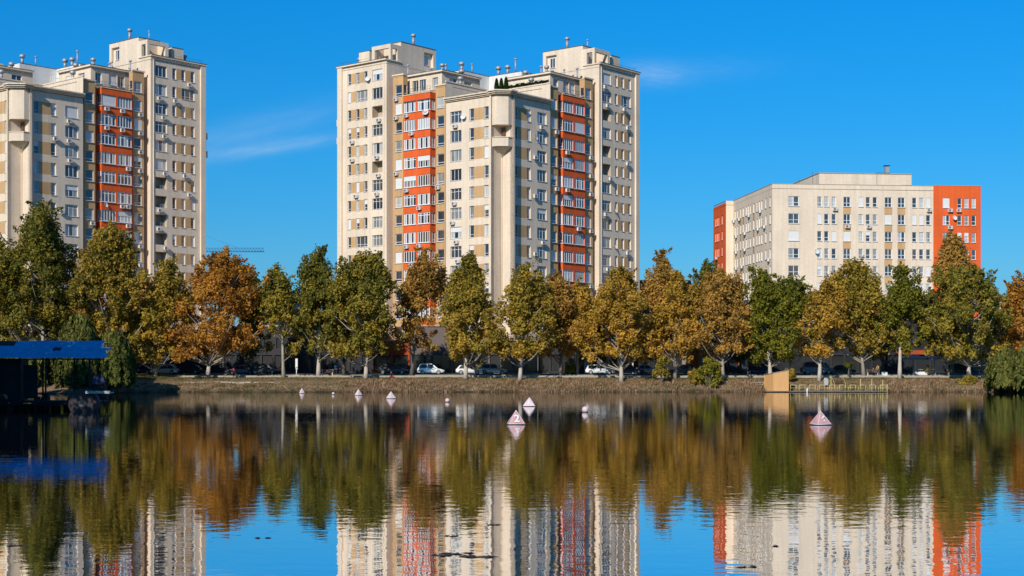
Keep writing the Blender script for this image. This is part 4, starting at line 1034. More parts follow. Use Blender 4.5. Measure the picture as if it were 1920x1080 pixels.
# added solid dark filler under the towers' rear so no sky shows between the low buildings
low_building('filler_row', 'added dark filler row far behind the parked dark cars', 'filler', 1095, 1290, 268, 640, 6, M['slate'], 8, upper=False)

# storefront canopy
cn = empty('canopy', ((1096-960)*238.2/F, 238.2, 2.6), 0, 'long flat white canopy in front of the glass storefront', 'canopy')
c_ = MB(M['white']); c_.box(0, 11.5, 0, 3.2, 3.05, 3.4); c_.build('roof_slab', cn)
for x in (.15, 3.9, 7.7, 11.3):
    p = MB(M['white']); p.box(x-.09, x+.09, .1, .28, 0, 3.05); p.build('post', cn)
pn = MB(M['white']); pn.box(0, .9, .8, .9, 0, 3.05); pn.build('side_panel', cn)
aw = empty('awning', ((1196-960)*238/F, 238, 2.6), 0, 'grey striped canvas awning right of the white canopy', 'awning')
a = MB(M['canvas'], M['white'])
for i in range(8): a.prism([(i*.5, 0), (i*.5+.5, 0), (i*.5+.5, 2.6), (i*.5, 2.6)], 2.9, 2.95, i % 2)
a.build('canvas', aw)
for v in aw.children[0].data.vertices: v.co.z += v.co.y*.35
for x in (.1, 3.9): p = MB(M['rail']); p.tube([(x, .1, 0), (x, .1, 2.95)], .04, 6); p.build('post', aw)
# storefront name boards in blue and an unreadable banner
bs = MB(M['blueglass']); bs.box(0, 1.1, -.1, 0, 0, .5); tag(bs.build('signboard', None, ((1158-960)*238/F, 238.19, 6.05)), 'small dark blue board on the white canopy edge', 'signboard')
yb = empty('parcel_locker', ((1286-960)*240/F, 240, 2.63), 0, 'yellow box with brown base beside the orange pillar', 'locker')
m_ = MB(M['yellowpaint']); m_.box(0, .75, 0, .5, 1.0, 1.75); m_.build('box', yb); m_ = MB(M['frame_dark']); m_.box(.08, .67, .05, .45, 0, 1.0); m_.build('base', yb)

# ---------------------------------------------------------------- cafe terrace (right)
for i, (px, lab) in enumerate(((1712, 'pale square parasol over the left cafe tables'), (1752, 'pale square parasol over the right cafe tables'), (1793, 'dark shaded parasol at the right end of the cafe terrace'))):
    Y = 233; r = empty('parasol', ((px-960)*Y/F, Y, 2.5), 0, lab, 'parasol', 'parasols on the cafe terrace')
    p = MB(M['white']); p.tube([(0,0,0), (0,0,3.1)], .05, 6); p.build('pole', r)
    c_ = MB(M['canvas']); k = 1.9
    for a, b_ in (((-k,-k),(k,-k)), ((k,-k),(k,k)), ((k,k),(-k,k)), ((-k,k),(-k,-k))):
        c_.poly([(*a, 2.5), (*b_, 2.5), (0, 0, 3.15)]); c_.poly([(*a, 2.3), (*b_, 2.3), (*b_, 2.5), (*a, 2.5)])
    c_.build('canopy', r)
def table_mesh():
    b = MB(M['white']); b.tube([(0,0,.72), (0,0,.76)], .42, 14); b.tube([(0,0,.04), (0,0,.72)], .04, 6); b.tube([(0,0,0), (0,0,.04)], .24, 10); return b.mesh('table')
TB = table_mesh()
for i, (px, lab) in enumerate(((1726, 'white round cafe table before the parasol, leftmost'), (1744, 'white round cafe table beside the little cone evergreen'), (1754, 'white round cafe table by the parasol pole'), (1836, 'white cafe table right of the whitewashed trunk of the round tree'))):
    o = link('cafe_table', TB, None, ((px-960)*228/F, 228, 2.49)); tag(o, lab, 'table', 'white cafe tables')
pl = MB(M['white'], M['brick']); pl.box(0, 2.1, 0, .5, 0, .45, 0); pl.box(.1, 2.0, .1, .4, .45, .5, 1); tag(pl.build('planter_box', None, ((1713-960)*226.5/F, 226.5, 2.44)), 'low white planter box at the edge of the cafe terrace', 'planter')
pl = MB(M['acwhite']); pl.box(0, .8, 0, .4, 0, .5); pl.box(-.03, .83, -.03, .43, .5, .55); tag(pl.build('stone_bench', None, ((1654-960)*223.4/F, 223.4, 2.33)), 'small pale stone block seat beside the person in a tan coat', 'bench')

# ---------------------------------------------------------------- cars
def car(label, px, Y, direction, paint, kind='suv', L_=4.4, z=None, cover=False, group='cars parked along the street', metal=.3):
    X = (px-960)*Y/F; z = 2.49 if z is None else z
    root = empty('parked_car', (X, Y, z), 0 if direction > 0 else math.pi, label, 'car', group)
    pm = mat('car_paint', paint, .3, metal=metal, spec=.6); H = {'suv': 1.66, 'sedan': 1.45, 'hatch': 1.5, 'van': 1.95, 'estate': 1.5}[kind]; hw = .90
    belt = H*.58
    # body: stations along x (front at +), each a rounded half section
    hx = L_/2
    nose = .80 if kind != 'van' else 1.0
    st = [(-hx, .60, .42, belt*.86), (-hx+.08, .80, .30, belt*.96), (-hx+.5, hw, .24, belt), (-hx+1.2, hw, .22, belt), (0, hw, .22, belt-.01), (hx-1.35, hw, .22, belt-.02), (hx-1.0, hw, .22, belt-.05), (hx-.35, hw*.97, .25, nose*.95), (hx-.07, .78, .32, nose*.82), (hx, .62, .42, nose*.70)]
    def sect(x, w_, zb_, zt): 
        return [(x, -w_*.92, zb_), (x, -w_, zb_+.12), (x, -w_, zt*.62), (x, -w_*.95, zt-.05), (x, -w_*.84, zt), (x, w_*.84, zt), (x, w_*.95, zt-.05), (x, w_, zt*.62), (x, w_, zb_+.12), (x, w_*.92, zb_)]
    b = MB(pm, M['dark'])
    secs = [sect(*s_) for s_ in st]
    for a, c_ in zip(secs[:-1], secs[1:]):
        for j in range(10):
            k = (j+1) % 10; b.poly([a[j], a[k], c_[k], c_[j]], 1 if j == 9 else 0, j not in (9,))
    b.poly(secs[0][::-1], 0); b.poly(secs[-1], 0)
    # cabin roof and pillars
    if kind in ('suv', 'estate', 'van'): cab = [(-hx+.12, belt-.03), (-hx+.42, H-.08), (-hx+.9, H), (hx-2.15, H), (hx-1.8, H-.10), (hx-1.0, belt-.05)]
    elif kind == 'hatch': cab = [(-hx+.15, belt-.03), (-hx+.65, H-.12), (-hx+1.1, H), (hx-2.1, H), (hx-1.8, H-.08), (hx-1.0, belt-.05)]
    else: cab = [(-hx+.55, belt-.03), (-hx+1.25, H-.08), (-hx+1.7, H), (hx-2.3, H), (hx-1.95, H-.08), (hx-1.05, belt-.05)]
    if kind == 'van': cab[4] = (hx-1.2, H-.15); cab[5] = (hx-.65, belt-.1); cab[3] = (hx-1.5, H)
    def yw(zz): return .84-.20*(zz-belt)/(H-belt)
    g = MB(M['shopglass'])
    n_ = len(cab)
    for i in range(n_-1):
        p, q = cab[i], cab[i+1]
        quad = [(p[0], -yw(p[1])*hw/.9, p[1]), (q[0], -yw(q[1])*hw/.9, q[1]), (q[0], yw(q[1])*hw/.9, q[1]), (p[0], yw(p[1])*hw/.9, p[1])]
        (g if i in (0, n_-2) else b).poly(quad, 0)
    for sgn in (-1, 1):
        sidep = [(p[0], sgn*yw(p[1])*hw/.9, p[1]) for p in cab]; b.poly(sidep if sgn > 0 else sidep[::-1], 0)
        # side glass, slightly proud
        x0_, x1_ = cab[0][0]+.28, cab[-1][0]-.42; gz0, gz1 = belt+.02, H-.13
        xa, xb = cab[1][0]+.22, cab[-2][0]-.12
        m1 = (x0_+x1_)/2
        for (u0, u1, v0, v1) in ((x0_, m1-.04, xa, m1-.04), (m1+.04, x1_, m1+.04, xb)):
            pts = [(u0, gz0), (u1, gz0), (v1, gz1), (v0, gz1)]; pts = [(x, sgn*(yw(z_)*hw/.9+.008), z_) for x, z_ in pts]; g.poly(pts if sgn < 0 else pts[::-1], 0)
        b.box(hx-1.55, hx-1.38, sgn*.92, sgn*1.05, belt+.02, belt+.15, 0)
    for x in (-.05, .95): b.box(x, x+.16, -.905, -.90, belt-.16, belt-.13, 1)
    b.build('body', root); g.build('windows', root)
    for x in (-hx+.85, hx-.88):
        for sgn in (-1, 1):
            wh = MB(M['dark']); wh.tube([(0, -.11, 0), (0, .11, 0)], .335, 16); w_o = wh.build('wheel', root, (x, sgn*.80, .335))
            ar = MB(M['dark']); 
            rm = MB(M['steel'], M['dark']); rm.tube([(0, sgn*.112, 0), (0, sgn*.12, 0)], .21, 12)
            for k in range(5): a = k*1.2566; rm.box(-.02+.12*math.cos(a), .05+.12*math.cos(a), sgn*.121, sgn*.125, -.03+.12*math.sin(a), .03+.12*math.sin(a), 1)
            rm.build('rim', w_o)
    for sgn in (-1, 1):
        h_ = MB(M['white']); h_.box(hx-.22, hx-.02, sgn*.50, sgn*.76, nose*.60, nose*.76); h_.build('headlight', root)
        t_ = MB(M['redwall']); t_.box(-hx-.01, -hx+.12, sgn*.55, sgn*.78, belt*.68, belt*.90); t_.build('tail_light', root)
    return root
WH = (.74, .74, .73); SV = (.42, .44, .46); DK = (.02, .022, .026); NV = (.02, .035, .08); GY = (.12, .11, .13)
car('white hatchback facing left under the trees at the far left', 309, 229, -1, WH, 'hatch', 4.2)
car('dark blue car behind the whitewashed trunk of the rust orange tree', 262, 231, -1, NV, 'sedan')
car('dark hatchback in deep shade right of the white hatchback', 352, 231.5, -1, DK, 'hatch')
car('pale blue grey car in shade under the rust orange tree', 455, 232, 1, (.14, .20, .28), 'sedan')
car('dark car with shiny roof in shade beside the sparse tree', 496, 231, 1, DK, 'suv')
car('black car parked in front of the red annex', 737, 230, 1, DK, 'suv', 4.6)
car('dark car tucked between the black one and the white crossover', 766, 233, 1, GY, 'sedan')
car('white crossover facing right before the mauve annex', 808, 229.5, 1, WH, 'suv', 4.2)
car('white small car behind a whitewashed trunk, left of the silver one', 880, 229.5, 1, WH, 'hatch', 4.2)
car('silver off-roader to the right of the small white car', 925, 231.5, 1, SV, 'suv', 4.4)
car('white estate car in front of the glass storefront', 1125, 229, 1, (.85, .85, .85), 'estate', 4.6)
car('dark car just right of the white estate car', 1181, 230, 1, NV, 'sedan', 4.4)
car('small grey car half hidden by the tall green shrub', 1214, 232, 1, SV, 'hatch', 3.9)
car('black hatchback beside the yellow locker', 1280, 226, -1, DK, 'hatch', 4.3)
car('grey mauve van behind the pale trunk at the dock', 1532, 231, 1, GY, 'van', 5.0)
car('dark car in shade right of the grey mauve van', 1577, 233, 1, DK, 'sedan', 4.4)
car('dark car in shade behind the right whitewashed trunk', 1800, 233, 1, DK, 'suv', 4.5)
car('dark blue car in front of the long glazed hall', 1420, 231, 1, NV, 'sedan', 4.4)

# ---------------------------------------------------------------- people
M['skin'] = mat('skin', (.42, .25, .17), .6); M['hair'] = mat('dark_hair', (.03, .02, .015), .7)
def cloth(name, c_): return mat(name, c_, .9, var=.1, vscale=6)
def skin_obj(name, verts, edges, radii, m, parent, sub=1):
    me = bpy.data.meshes.new(name); me.from_pydata(verts, edges, []); me.materials.append(m)
    o = link(name, me, parent); md = o.modifiers.new('skin', 'SKIN'); md.use_smooth_shade = True
    for v, r in zip(me.skin_vertices[0].data, radii): v.radius = r if isinstance(r, tuple) else (r, r)
    me.skin_vertices[0].data[0].use_root = True
    if sub: s_ = o.modifiers.new('sub', 'SUBSURF'); s_.levels = sub; s_.render_levels = sub
    return o
def person(label, loc, rz, top, legs, pose='stand', coat=True, hairc='hair', h=1.72):
    root = empty('person', loc, rz, label, 'person', 'people on the lakeside'); s_ = h/1.75
    V = {'pel': (0,0,.95), 'sp': (0,.0,1.15), 'ch': (0,0,1.36), 'nk': (0,0,1.50), 'hd': (0,-.02,1.62), 'ht': (0,-.01,1.72)}
    for sg, n_ in ((1, 'r'), (-1, 'l')):
        V['sh'+n_] = (sg*.18, 0, 1.42); V['el'+n_] = (sg*.24, .02, 1.14); V['wr'+n_] = (sg*.24, -.12, .93); V['hp'+n_] = (sg*.09, 0, .90)
        V['kn'+n_] = (sg*.10, -.04*(sg > 0)-.02, .50); V['an'+n_] = (sg*.11, .06*sg, .08); V['to'+n_] = (sg*.12, .06*sg-.16, .04)
    if pose == 'walk':
        V['knr'] = (.10, -.16, .52); V['anr'] = (.10, -.22, .09); V['tor'] = (.10, -.38, .05); V['knl'] = (-.10, .06, .50); V['anl'] = (-.10, .30, .14); V['tol'] = (-.10, .18, .04)
    if pose == 'sit':
        for k in ('pel','sp','ch','nk','hd','ht','shr','shl'): x, y, z = V[k]; V[k] = (x, y-.10*(z-.95), z-.48)
        for sg, n_ in ((1, 'r'), (-1, 'l')):
            V['hp'+n_] = (sg*.10, -.04, .45); V['kn'+n_] = (sg*.14, -.46, .48); V['an'+n_] = (sg*.14, -.48, .08); V['to'+n_] = (sg*.14, -.64, .04); V['el'+n_] = (sg*.25, -.15, .70); V['wr'+n_] = (sg*.12, -.34, .58)
    if pose == 'bend':
        for k in ('sp','ch','nk','hd','ht','shr','shl'): x, y, z = V[k]; V[k] = (x, y-.45*(z-.95), .95+(z-.95)*.9)
        for sg, n_ in ((1, 'r'), (-1, 'l')): V['el'+n_] = (sg*.22, -.30, 1.12); V['wr'+n_] = (sg*.16, -.45, .95)
    V = {k: tuple(c_*s_ for c_ in v) for k, v in V.items()}
    ks = list(V); E = [('pel','sp'),('sp','ch'),('ch','nk'),('nk','hd'),('hd','ht')]
    for n_ in 'rl': E += [('ch','sh'+n_),('sh'+n_,'el'+n_),('el'+n_,'wr'+n_),('pel','hp'+n_),('hp'+n_,'kn'+n_),('kn'+n_,'an'+n_),('an'+n_,'to'+n_)]
    rad = {'pel': (.15,.11), 'sp': (.13,.10), 'ch': (.16,.11), 'nk': .055, 'hd': (.085,.10), 'ht': (.06,.07), 'sh': .06, 'el': .045, 'wr': .03, 'hp': .09, 'kn': .06, 'an': .04, 'to': .035}
    rr = [tuple(q*s_ for q in (rad[k] if k in rad else rad[k[:2]])) if isinstance(rad.get(k, rad.get(k[:2])), tuple) else (rad[k] if k in rad else rad[k[:2]])*s_ for k in ks]
    vs_ = [V[k] for k in ks]; es = [(ks.index(a), ks.index(b_)) for a, b_ in E]
    # hands: palm and five separate fingers of unequal length
    for sg, n_ in ((1, 'r'), (-1, 'l')):
        w_ = Vector(V['wr'+n_]); d_ = (w_-Vector(V['el'+n_])).normalized(); side_ = Vector((0, 1, 0)).cross(d_).normalized() if abs(d_.y) < .9 else Vector((1, 0, 0))
        pi = len(vs_); vs_.append(tuple(w_+d_*.07)); rr.append(.030); es.append((ks.index('wr'+n_), pi))
        for k, (off, ln) in enumerate(((-.033, .075), (-.011, .088), (.011, .082), (.033, .062))):
            a_ = w_+d_*.10+side_*off; i0 = len(vs_); vs_.append(tuple(a_)); vs_.append(tuple(a_+d_*ln*.5+Vector((0,-.008,0)))); vs_.append(tuple(a_+d_*ln+Vector((0,-.025,0)))); rr += [.011, .009, .008]; es += [(pi, i0), (i0, i0+1), (i0+1, i0+2)]
        a_ = w_+d_*.04-side_*.045; i0 = len(vs_); vs_.append(tuple(a_)); vs_.append(tuple(a_+d_*.045-side_*.015)); rr += [.012, .010]; es += [(pi, i0), (i0, i0+1)]
    skin_obj('body', vs_, es, rr, M['skin'], root)
    # clothes follow the body a little outside it
    def part(name, keys, edges, grow, m):
        kk = keys; skin_obj(name, [V[k] for k in kk], [(kk.index(a), kk.index(b_)) for a, b_ in edges], [tuple(q*s_+grow for q in (r if isinstance(r, tuple) else (r, r))) for r in [(rad[k] if k in rad else rad[k[:2]]) for k in kk]], m, root)
    part('coat' if coat else 'shirt', ['pel','sp','ch','shr','elr','wrr','shl','ell','wrl'], [('pel','sp'),('sp','ch'),('ch','shr'),('shr','elr'),('elr','wrr'),('ch','shl'),('shl','ell'),('ell','wrl')], .022, top)
    part('trousers', ['pel','hpr','knr','anr','hpl','knl','anl'], [('pel','hpr'),('hpr','knr'),('knr','anr'),('pel','hpl'),('hpl','knl'),('knl','anl')], .014, legs)
    hd = Vector(V['hd']); hb = MB(M[hairc]); N_ = 10
    ring = []
    for i in range(6):
        ph = i/5*math.pi*.62; ring.append([(hd.x+.105*math.sin(ph)*math.cos(t*2*math.pi/N_), hd.y+.025+.115*math.sin(ph)*math.sin(t*2*math.pi/N_), hd.z+.045+.115*math.cos(ph)) for t in range(N_)])
    for a, c_ in zip(ring[:-1], ring[1:]):
        for t in range(N_): hb.poly([a[t], c_[t], c_[(t+1)%N_], a[(t+1)%N_]], 0, True)
    hb.build('hair', root)
    fc = MB(M['skin'], M['dark'], M['redwall']); fy = hd.y-.10
    fc.poly([(hd.x-.014, fy, hd.z+.0), (hd.x+.014, fy, hd.z+.0), (hd.x, fy-.028, hd.z-.022)], 0); fc.poly([(hd.x-.014, fy, hd.z), (hd.x, fy-.028, hd.z-.022), (hd.x, fy, hd.z+.035)], 0); fc.poly([(hd.x+.014, fy, hd.z), (hd.x, fy, hd.z+.035), (hd.x, fy-.028, hd.z-.022)], 0)
    for e_ in (-.033, .033): fc.box(hd.x+e_-.012, hd.x+e_+.012, fy-.006, fy+.02, hd.z+.018, hd.z+.03, 1)
    fc.box(hd.x-.025, hd.x+.025, fy-.006, fy+.02, hd.z-.052, hd.z-.042, 2)
    fc.build('face', root)
    return root
def spot(px, Y): x = (px-960)*Y/F; return (x, Y, 2.33 if 222.6 < Y < 225.2 else gz(x, Y))
person('person in a bright blue coat walking on the promenade', spot(630, 223.2), R(200), cloth('blue_coat', (.02, .17, .30)), cloth('dark_trousers', (.02, .02, .03)), 'walk')
person('person in a navy jacket walking beside the bright blue coat', spot(636.5, 223.9), R(160), cloth('navy_jacket', (.02, .03, .06)), cloth('blue_jeans', (.03, .05, .10)), 'walk', h=1.8)
person('person in dark clothes with a red top sitting on the bank', spot(733, 220.3)[:2]+(1.75,), R(60), cloth('black_jacket', (.015, .015, .018)), cloth('red_trousers', (.25, .02, .02)), 'sit')
person('person in a red jacket sitting on the bench near the rust orange tree', (spot(438, 223)[0], 223.0, 2.33), R(20), cloth('red_jacket', (.35, .03, .03)), cloth('grey_trousers', (.06, .06, .07)), 'sit')
person('person in grey sitting left of the red jacket on the bench', (spot(426, 223)[0], 223.0, 2.33), R(-20), cloth('grey_jacket', (.10, .09, .10)), cloth('pale_trousers', (.35, .34, .33)), 'sit')
person('person in a tan coat bending forward beside the pale stone block', spot(1648, 223.5), R(-60), cloth('tan_coat', (.50, .30, .13)), cloth('grey_jeans', (.10, .11, .13)), 'bend')
person('person in a brown top sitting left of the tan coat', (spot(1637, 223.8)[0], 223.8, 2.33), R(40), cloth('brown_top', (.16, .08, .06)), cloth('black_trousers', (.02, .02, .02)), 'sit')
person('person in white shirt standing in shade by the far trunk', spot(663, 229)[:2]+(2.48,), R(30), cloth('white_shirt', (.55, .53, .50)), cloth('dark_jeans', (.03, .03, .05)), 'stand', coat=False)
# benches
def bench(px, Y, label):
    r = empty('park_bench', ((px-960)*Y/F, Y, 2.33), 0, label, 'bench', 'benches on the promenade')
    s_ = MB(M['frame_dark']); [s_.box(-.9, .9, -.22+k*.12, -.12+k*.12, .42, .46) for k in range(4)]; s_.build('seat', r)
    s_ = MB(M['frame_dark']); [s_.box(-.9, .9, .26, .30, .58+k*.13, .67+k*.13) for k in range(3)]; s_.build('backrest', r)
    for x in (-.75, .75): l_ = MB(M['acwhite']); l_.box(x-.05, x+.05, -.22, .30, 0, .42); l_.box(x-.04, x+.04, .30, .34, .42, .95); l_.build('leg', r)
bench(432, 223.2, 'dark wooden bench with two people near the rust orange tree'); bench(614, 224.2, 'empty wooden bench behind the walkers in blue'); bench(1636, 224.0, 'wooden bench beside the pale stone block seat')

# white vertical sign totem
tt = empty('sign_totem', ((556-960)*224/F, 224, 2.33), 0, 'tall narrow white sign totem on a thin post between two trees', 'sign')
m_ = MB(M['white']); m_.box(-.17, .17, -.06, .06, .95, 2.55); m_.build('panel', tt); m_ = MB(M['acwhite']); m_.tube([(0,0,.0), (0,0,.95)], .07, 8); m_.build('post', tt); m_ = MB(M['concrete']); m_.box(-.5, .5, -.3, .3, 0, .12); m_.build('plinth', tt)
# street lamps
for i, (px, Y, top, lab) in enumerate(((617, 226, 655, 'thin dark lamp post left of the bright blue coat'), (530, 226, 640, 'thin grey lamp post beside the sparse tree'), (1862, 226, 640, 'pale lamp post at the right by the willow'), (1402, 226, 655, 'dark lamp post left of the yellow green tree'))):
    z = 2.35; H = CZ+(HY-top)*Y/F-z; r = empty('street_lamp', ((px-960)*Y/F, Y, z), 0, lab, 'street lamp', 'street lamps')
    m_ = MB(M['rail']); m_.tube([(0,0,0), (0,0,.5), (0,0,.52), (0,0,H)], [.09,.08,.05,.04], 8); m_.build('pole', r)
    m_ = MB(M['white']); m_.tube([(0,0,H), (0,0,H+.08), (0,0,H+.3), (0,0,H+.36)], [.08,.18,.16,.03], 10); m_.build('lamp_head', r)

# ---------------------------------------------------------------- wooden cabin and floating dock
M['plywood'] = mat('new_timber', (.72, .39, .15), .75, var=.10, vscale=1.2, stretch=(5, 5, .4))
M['deck'] = mat('weathered_deck', (.33, .28, .22), .9, var=.2, vscale=2, stretch=(1, 4, 1))
Y = 213.6; cx0, cx1 = (1450-960)*Y/F, (1479-960)*Y/F; ww = cx1-cx0
cb = empty('wooden_cabin', (cx0, Y, .16), 0, 'new plank cabin with slanting roof on the dock end', 'cabin')
zl_, zr_ = 2.55, 2.95; m_ = MB(M['plywood'], M['frame_dark']); nb = 12; dp = 2.6; side_w = (1450-1439)*Y/F
for i in range(nb):
    a, b_ = i/nb*ww, (i+1)/nb*ww-.02
    za, zb2 = zl_+(zr_-zl_)*a/ww, zl_+(zr_-zl_)*b_/ww
    v = [(a,0,.02),(b_,0,.02),(b_,.05,.02),(a,.05,.02),(a,0,za),(b_,0,zb2),(b_,.05,zb2),(a,.05,za)]
    for f in ((4,5,6,7),(0,1,5,4),(3,0,4,7),(1,2,6,5)): m_.poly([v[j] for j in f])
# left side runs back and to the left so that it shows as in the photograph
for i in range(8):
    t0, t1 = i/8, (i+1)/8-.008
    P_ = lambda t, z, o=0: (-.02-side_w*t*.93+o, .03+dp*t, z)
    m_.poly([P_(t1, .02), P_(t0, .02), P_(t0, zl_-.25*t0), P_(t1, zl_-.25*t1)])
m_.poly([(0,.06,.02),(ww,.06,.02),(ww,.06,zr_-.02),(0,.06,zl_-.02)]); m_.poly([(ww,.05,.02),(ww-side_w,dp,.02),(ww-side_w,dp,zr_-.25),(ww,.05,zr_)]); m_.poly([(-side_w,dp,.02),(ww-side_w,dp,.02),(ww-side_w,dp,zr_-.25),(-side_w,dp,zl_-.25)])
m_.build('wall', cb)
m_ = MB(M['coping']); m_.prism([(0,0),(1,0),(1,1),(0,1)], 0, .01); m_ = MB(M['coping'])
q = [(-.08,-.08,zl_+.01),(ww+.05,-.08,zr_+.02),(ww-side_w+.05,dp+.1,zr_-.24),(-side_w-.1,dp+.1,zl_-.24)]
m_.poly(q); m_.poly([(x,y,z+.06) for x,y,z in q]); m_.poly([q[0],q[1],(q[1][0],q[1][1],q[1][2]+.06),(q[0][0],q[0][1],q[0][2]+.06)]); m_.poly([q[3],q[0],(q[0][0],q[0][1],q[0][2]+.06),(q[3][0],q[3][1],q[3][2]+.06)]); m_.build('roof', cb)
dk = empty('floating_dock', ((1436-960)*213.2/F, 213.2, 0), 0, 'long low floating dock with yellow tube rails', 'dock')
DL = (1664-1436)*213.2/F; m_ = MB(M['deck'], M['dark']); n_ = 30
for i in range(n_): m_.box(i*DL/n_, (i+1)*DL/n_-.03, 0, 3.2, .10, .16)
m_.build('deck', dk); m_ = MB(M['dark']); [m_.box(.2+i*DL/12, .2+i*DL/12+DL/16, .15, 3.0, -.25, .08) for i in range(12)]; m_.build('float', dk)
for i, px in enumerate((1488, 1505, 1524, 1542, 1561, 1580, 1600, 1619, 1637, 1657)):
    x = (px-960)*213.2/F-dk.location.x; m_ = MB(M['yellowpaint']); y0 = .25; hw_ = .40
    m_.tube([(x-hw_, y0, .16), (x-hw_, y0, 1.02)], .035, 6); m_.tube([(x+hw_, y0, .16), (x+hw_, y0, 1.02)], .035, 6); m_.tube([(x-hw_, y0, 1.02), (x+hw_, y0, 1.02)], .035, 6)
    m_.tube([(x-hw_+.05, y0+1.3, .16), (x-hw_+.05, y0+1.3, .8)], .03, 5); m_.tube([(x-hw_, y0, 1.02), (x-hw_+.05, y0+1.3, .8)], .03, 5); m_.tube([(x-hw_, y0, .6), (x+hw_, y0, .6)], .022, 5)
    m_.build('rail_frame', dk)
for px, top in ((1558.5, 706), (1614, 710), (1635, 710), (1655.5, 712), (1664, 720)):
    x = (px-960)*213.6/F-dk.location.x; m_ = MB(M['yellowpaint']); m_.tube([(x, .5, -.6), (x, .5, CZ+(HY-top)*213.6/F)], .04, 6); m_.build('mooring_pole', dk)
m_ = MB(M['acwhite']); m_.tube([(0,0,-.1),(0,0,.15),(0,0,.5),(0,0,.62)], [.12,.14,.12,.04], 8); tag(m_.build('fender', None, ((1513.5-960)*212.8/F, 212.8, 0)), 'small white fender hanging at the front of the dock', 'fender')
# steps from bank to dock
stp = empty('steps', ((1576-960)*216/F, 216.2, .2), 0, 'brown wooden steps with yellow handrails leading up from the dock', 'steps')
for k in range(6): m_ = MB(M['frame_dark']); m_.box(-.75, .75, k*.45, k*.45+.38, .25+k*.27, .31+k*.27); m_.build('step', stp)
for x in (-.8, .8):
    m_ = MB(M['yellowpaint']); m_.tube([(x, 0, .1), (x, 0, .95), (x, 2.6, 2.25), (x, 2.6, 1.5)], .03, 6); m_.build('handrail', stp)
bx_ = MB(M['canvas']); bx_.box(-.3, .3, 0, .4, 0, .9); bx_.tube([(-.25, .2, .95), (.25, .2, .95)], .12, 6); tag(bx_.build('storage_box', None, ((1549-960)*216.5/F, 216.5, .95)), 'blue grey box standing on the bank behind the dock', 'box')

# ---------------------------------------------------------------- buoys
M['buoyred'] = mat('faded_red_vinyl', (.56, .30, .30), .6, var=.12, vscale=3); M['buoypale'] = mat('pale_pink_vinyl', (.72, .55, .54), .6, var=.10, vscale=3); M['buoywhite'] = mat('white_vinyl', (.80, .76, .75), .5)
M['rubber'] = mat('dark_skirt', (.06, .05, .045), .7)
def pyramid(px, wpx, hpx, base, rz, red, label, glyph=None, bar=False):
    Y = CZ*F/(base-HY); k = Y/F; w_ = wpx*k; h_ = hpx*k; r = empty('pyramid_buoy', ((px-960)*k, Y, 0), rz, label, 'buoy', 'pyramid buoys on the lake')
    s_ = w_/(abs(math.cos(rz))+abs(math.sin(rz)))/2 if True else w_/2
    b = MB(M[red], M['buoywhite']); c_ = [(-s_,-s_),(s_,-s_),(s_,s_),(-s_,s_)]; ap = (0,0,h_)
    # slightly bulging inflated faces with pale seams
    for i in range(4):
        p, q = c_[i], c_[(i+1)%4]; rows_ = []
        N_ = 6
        for a in range(N_+1):
            t = a/N_; row = []
            for j in range(N_+1):
                u = j/N_; x = (p[0]*(1-u)+q[0]*u)*(1-t); y = (p[1]*(1-u)+q[1]*u)*(1-t); z = .05+(h_-.05)*t
                nx_, ny_ = (p[1]*0+(p[0]+q[0])/2/s_, (p[1]+q[1])/2/s_); bul = .05*s_*math.sin(math.pi*u)*math.sin(math.pi*min(1, t*1.0))*2
                row.append((x+nx_*bul, y+ny_*bul, z))
            rows_.append(row)
        for a in range(N_):
            for j in range(N_): b.poly([rows_[a][j], rows_[a][j+1], rows_[a+1][j+1], rows_[a+1][j]], 0, True)
    b.build('cover', r)
    sm_ = MB(M['buoywhite'])
    for x, y in c_: sm_.tube([(x, y, .05), ap], .012*h_+.004, 5)
    for i in range(4): sm_.tube([(*c_[i], .06), (*c_[(i+1)%4], .06)], .018, 5)
    sm_.build('seam', r)
    sk = MB(M['rubber']); sk.prism([(x*1.02, y*1.02) for x, y in c_], -.06, .035); sk.build('base', r)
    if glyph:
        cu = bpy.data.curves.new('number', 'FONT'); cu.body = glyph; cu.size = h_*.78; cu.align_x = 'CENTER'; cu.align_y = 'CENTER'; cu.extrude = .004; cu.offset = .018
        dg = bpy.context.evaluated_depsgraph_get(); to = bpy.data.objects.new('tmp', cu); COL.objects.link(to); dg.update(); me = bpy.data.meshes.new_from_object(to.evaluated_get(dg)); bpy.data.objects.remove(to)
        me.materials.clear(); me.materials.append(M['buoywhite'])
        tilt = math.atan2(h_, s_); o = link('number', me, r); zc = h_*.36
        o.rotation_euler = (tilt, 0, 0); yy = -s_*(1-zc/h_); out = .05*s_*2+.045; o.location = (0, yy-out*math.sin(tilt), zc+out*math.cos(tilt))
        if bar:
            m_ = MB(M['buoywhite']); m_.box(-h_*.2, h_*.2, -.02, .04, 0, .01); bo = m_.build('number_bar', r); bo.rotation_euler = (tilt, 0, 0); bo.location = o.location
    return r
pyramid(967.5, 34, 27, 796, R(8), 'buoyred', 'dull red pyramid buoy marked 2, the nearest left of centre', '2')
pyramid(1538.5, 38, 26, 797, R(20), 'buoyred', 'pinkish pyramid buoy marked 6 in front of the dock', '6')
pyramid(992.5, 24, 17, 762, R(-4), 'buoypale', 'pale pink pyramid buoy just behind the red one marked 2', '1')
pyramid(733, 19, 13.5, 747.5, R(30), 'buoypale', 'pale pyramid buoy, second from the dark red reflection')
pyramid(672, 14.5, 12, 741.5, R(40), 'buoypale', 'small pale pyramid buoy below the wide green and gold tree')
pyramid(566, 10.5, 10, 737.5, R(35), 'buoypale', 'tiny pale pyramid buoy below the white sign totem')
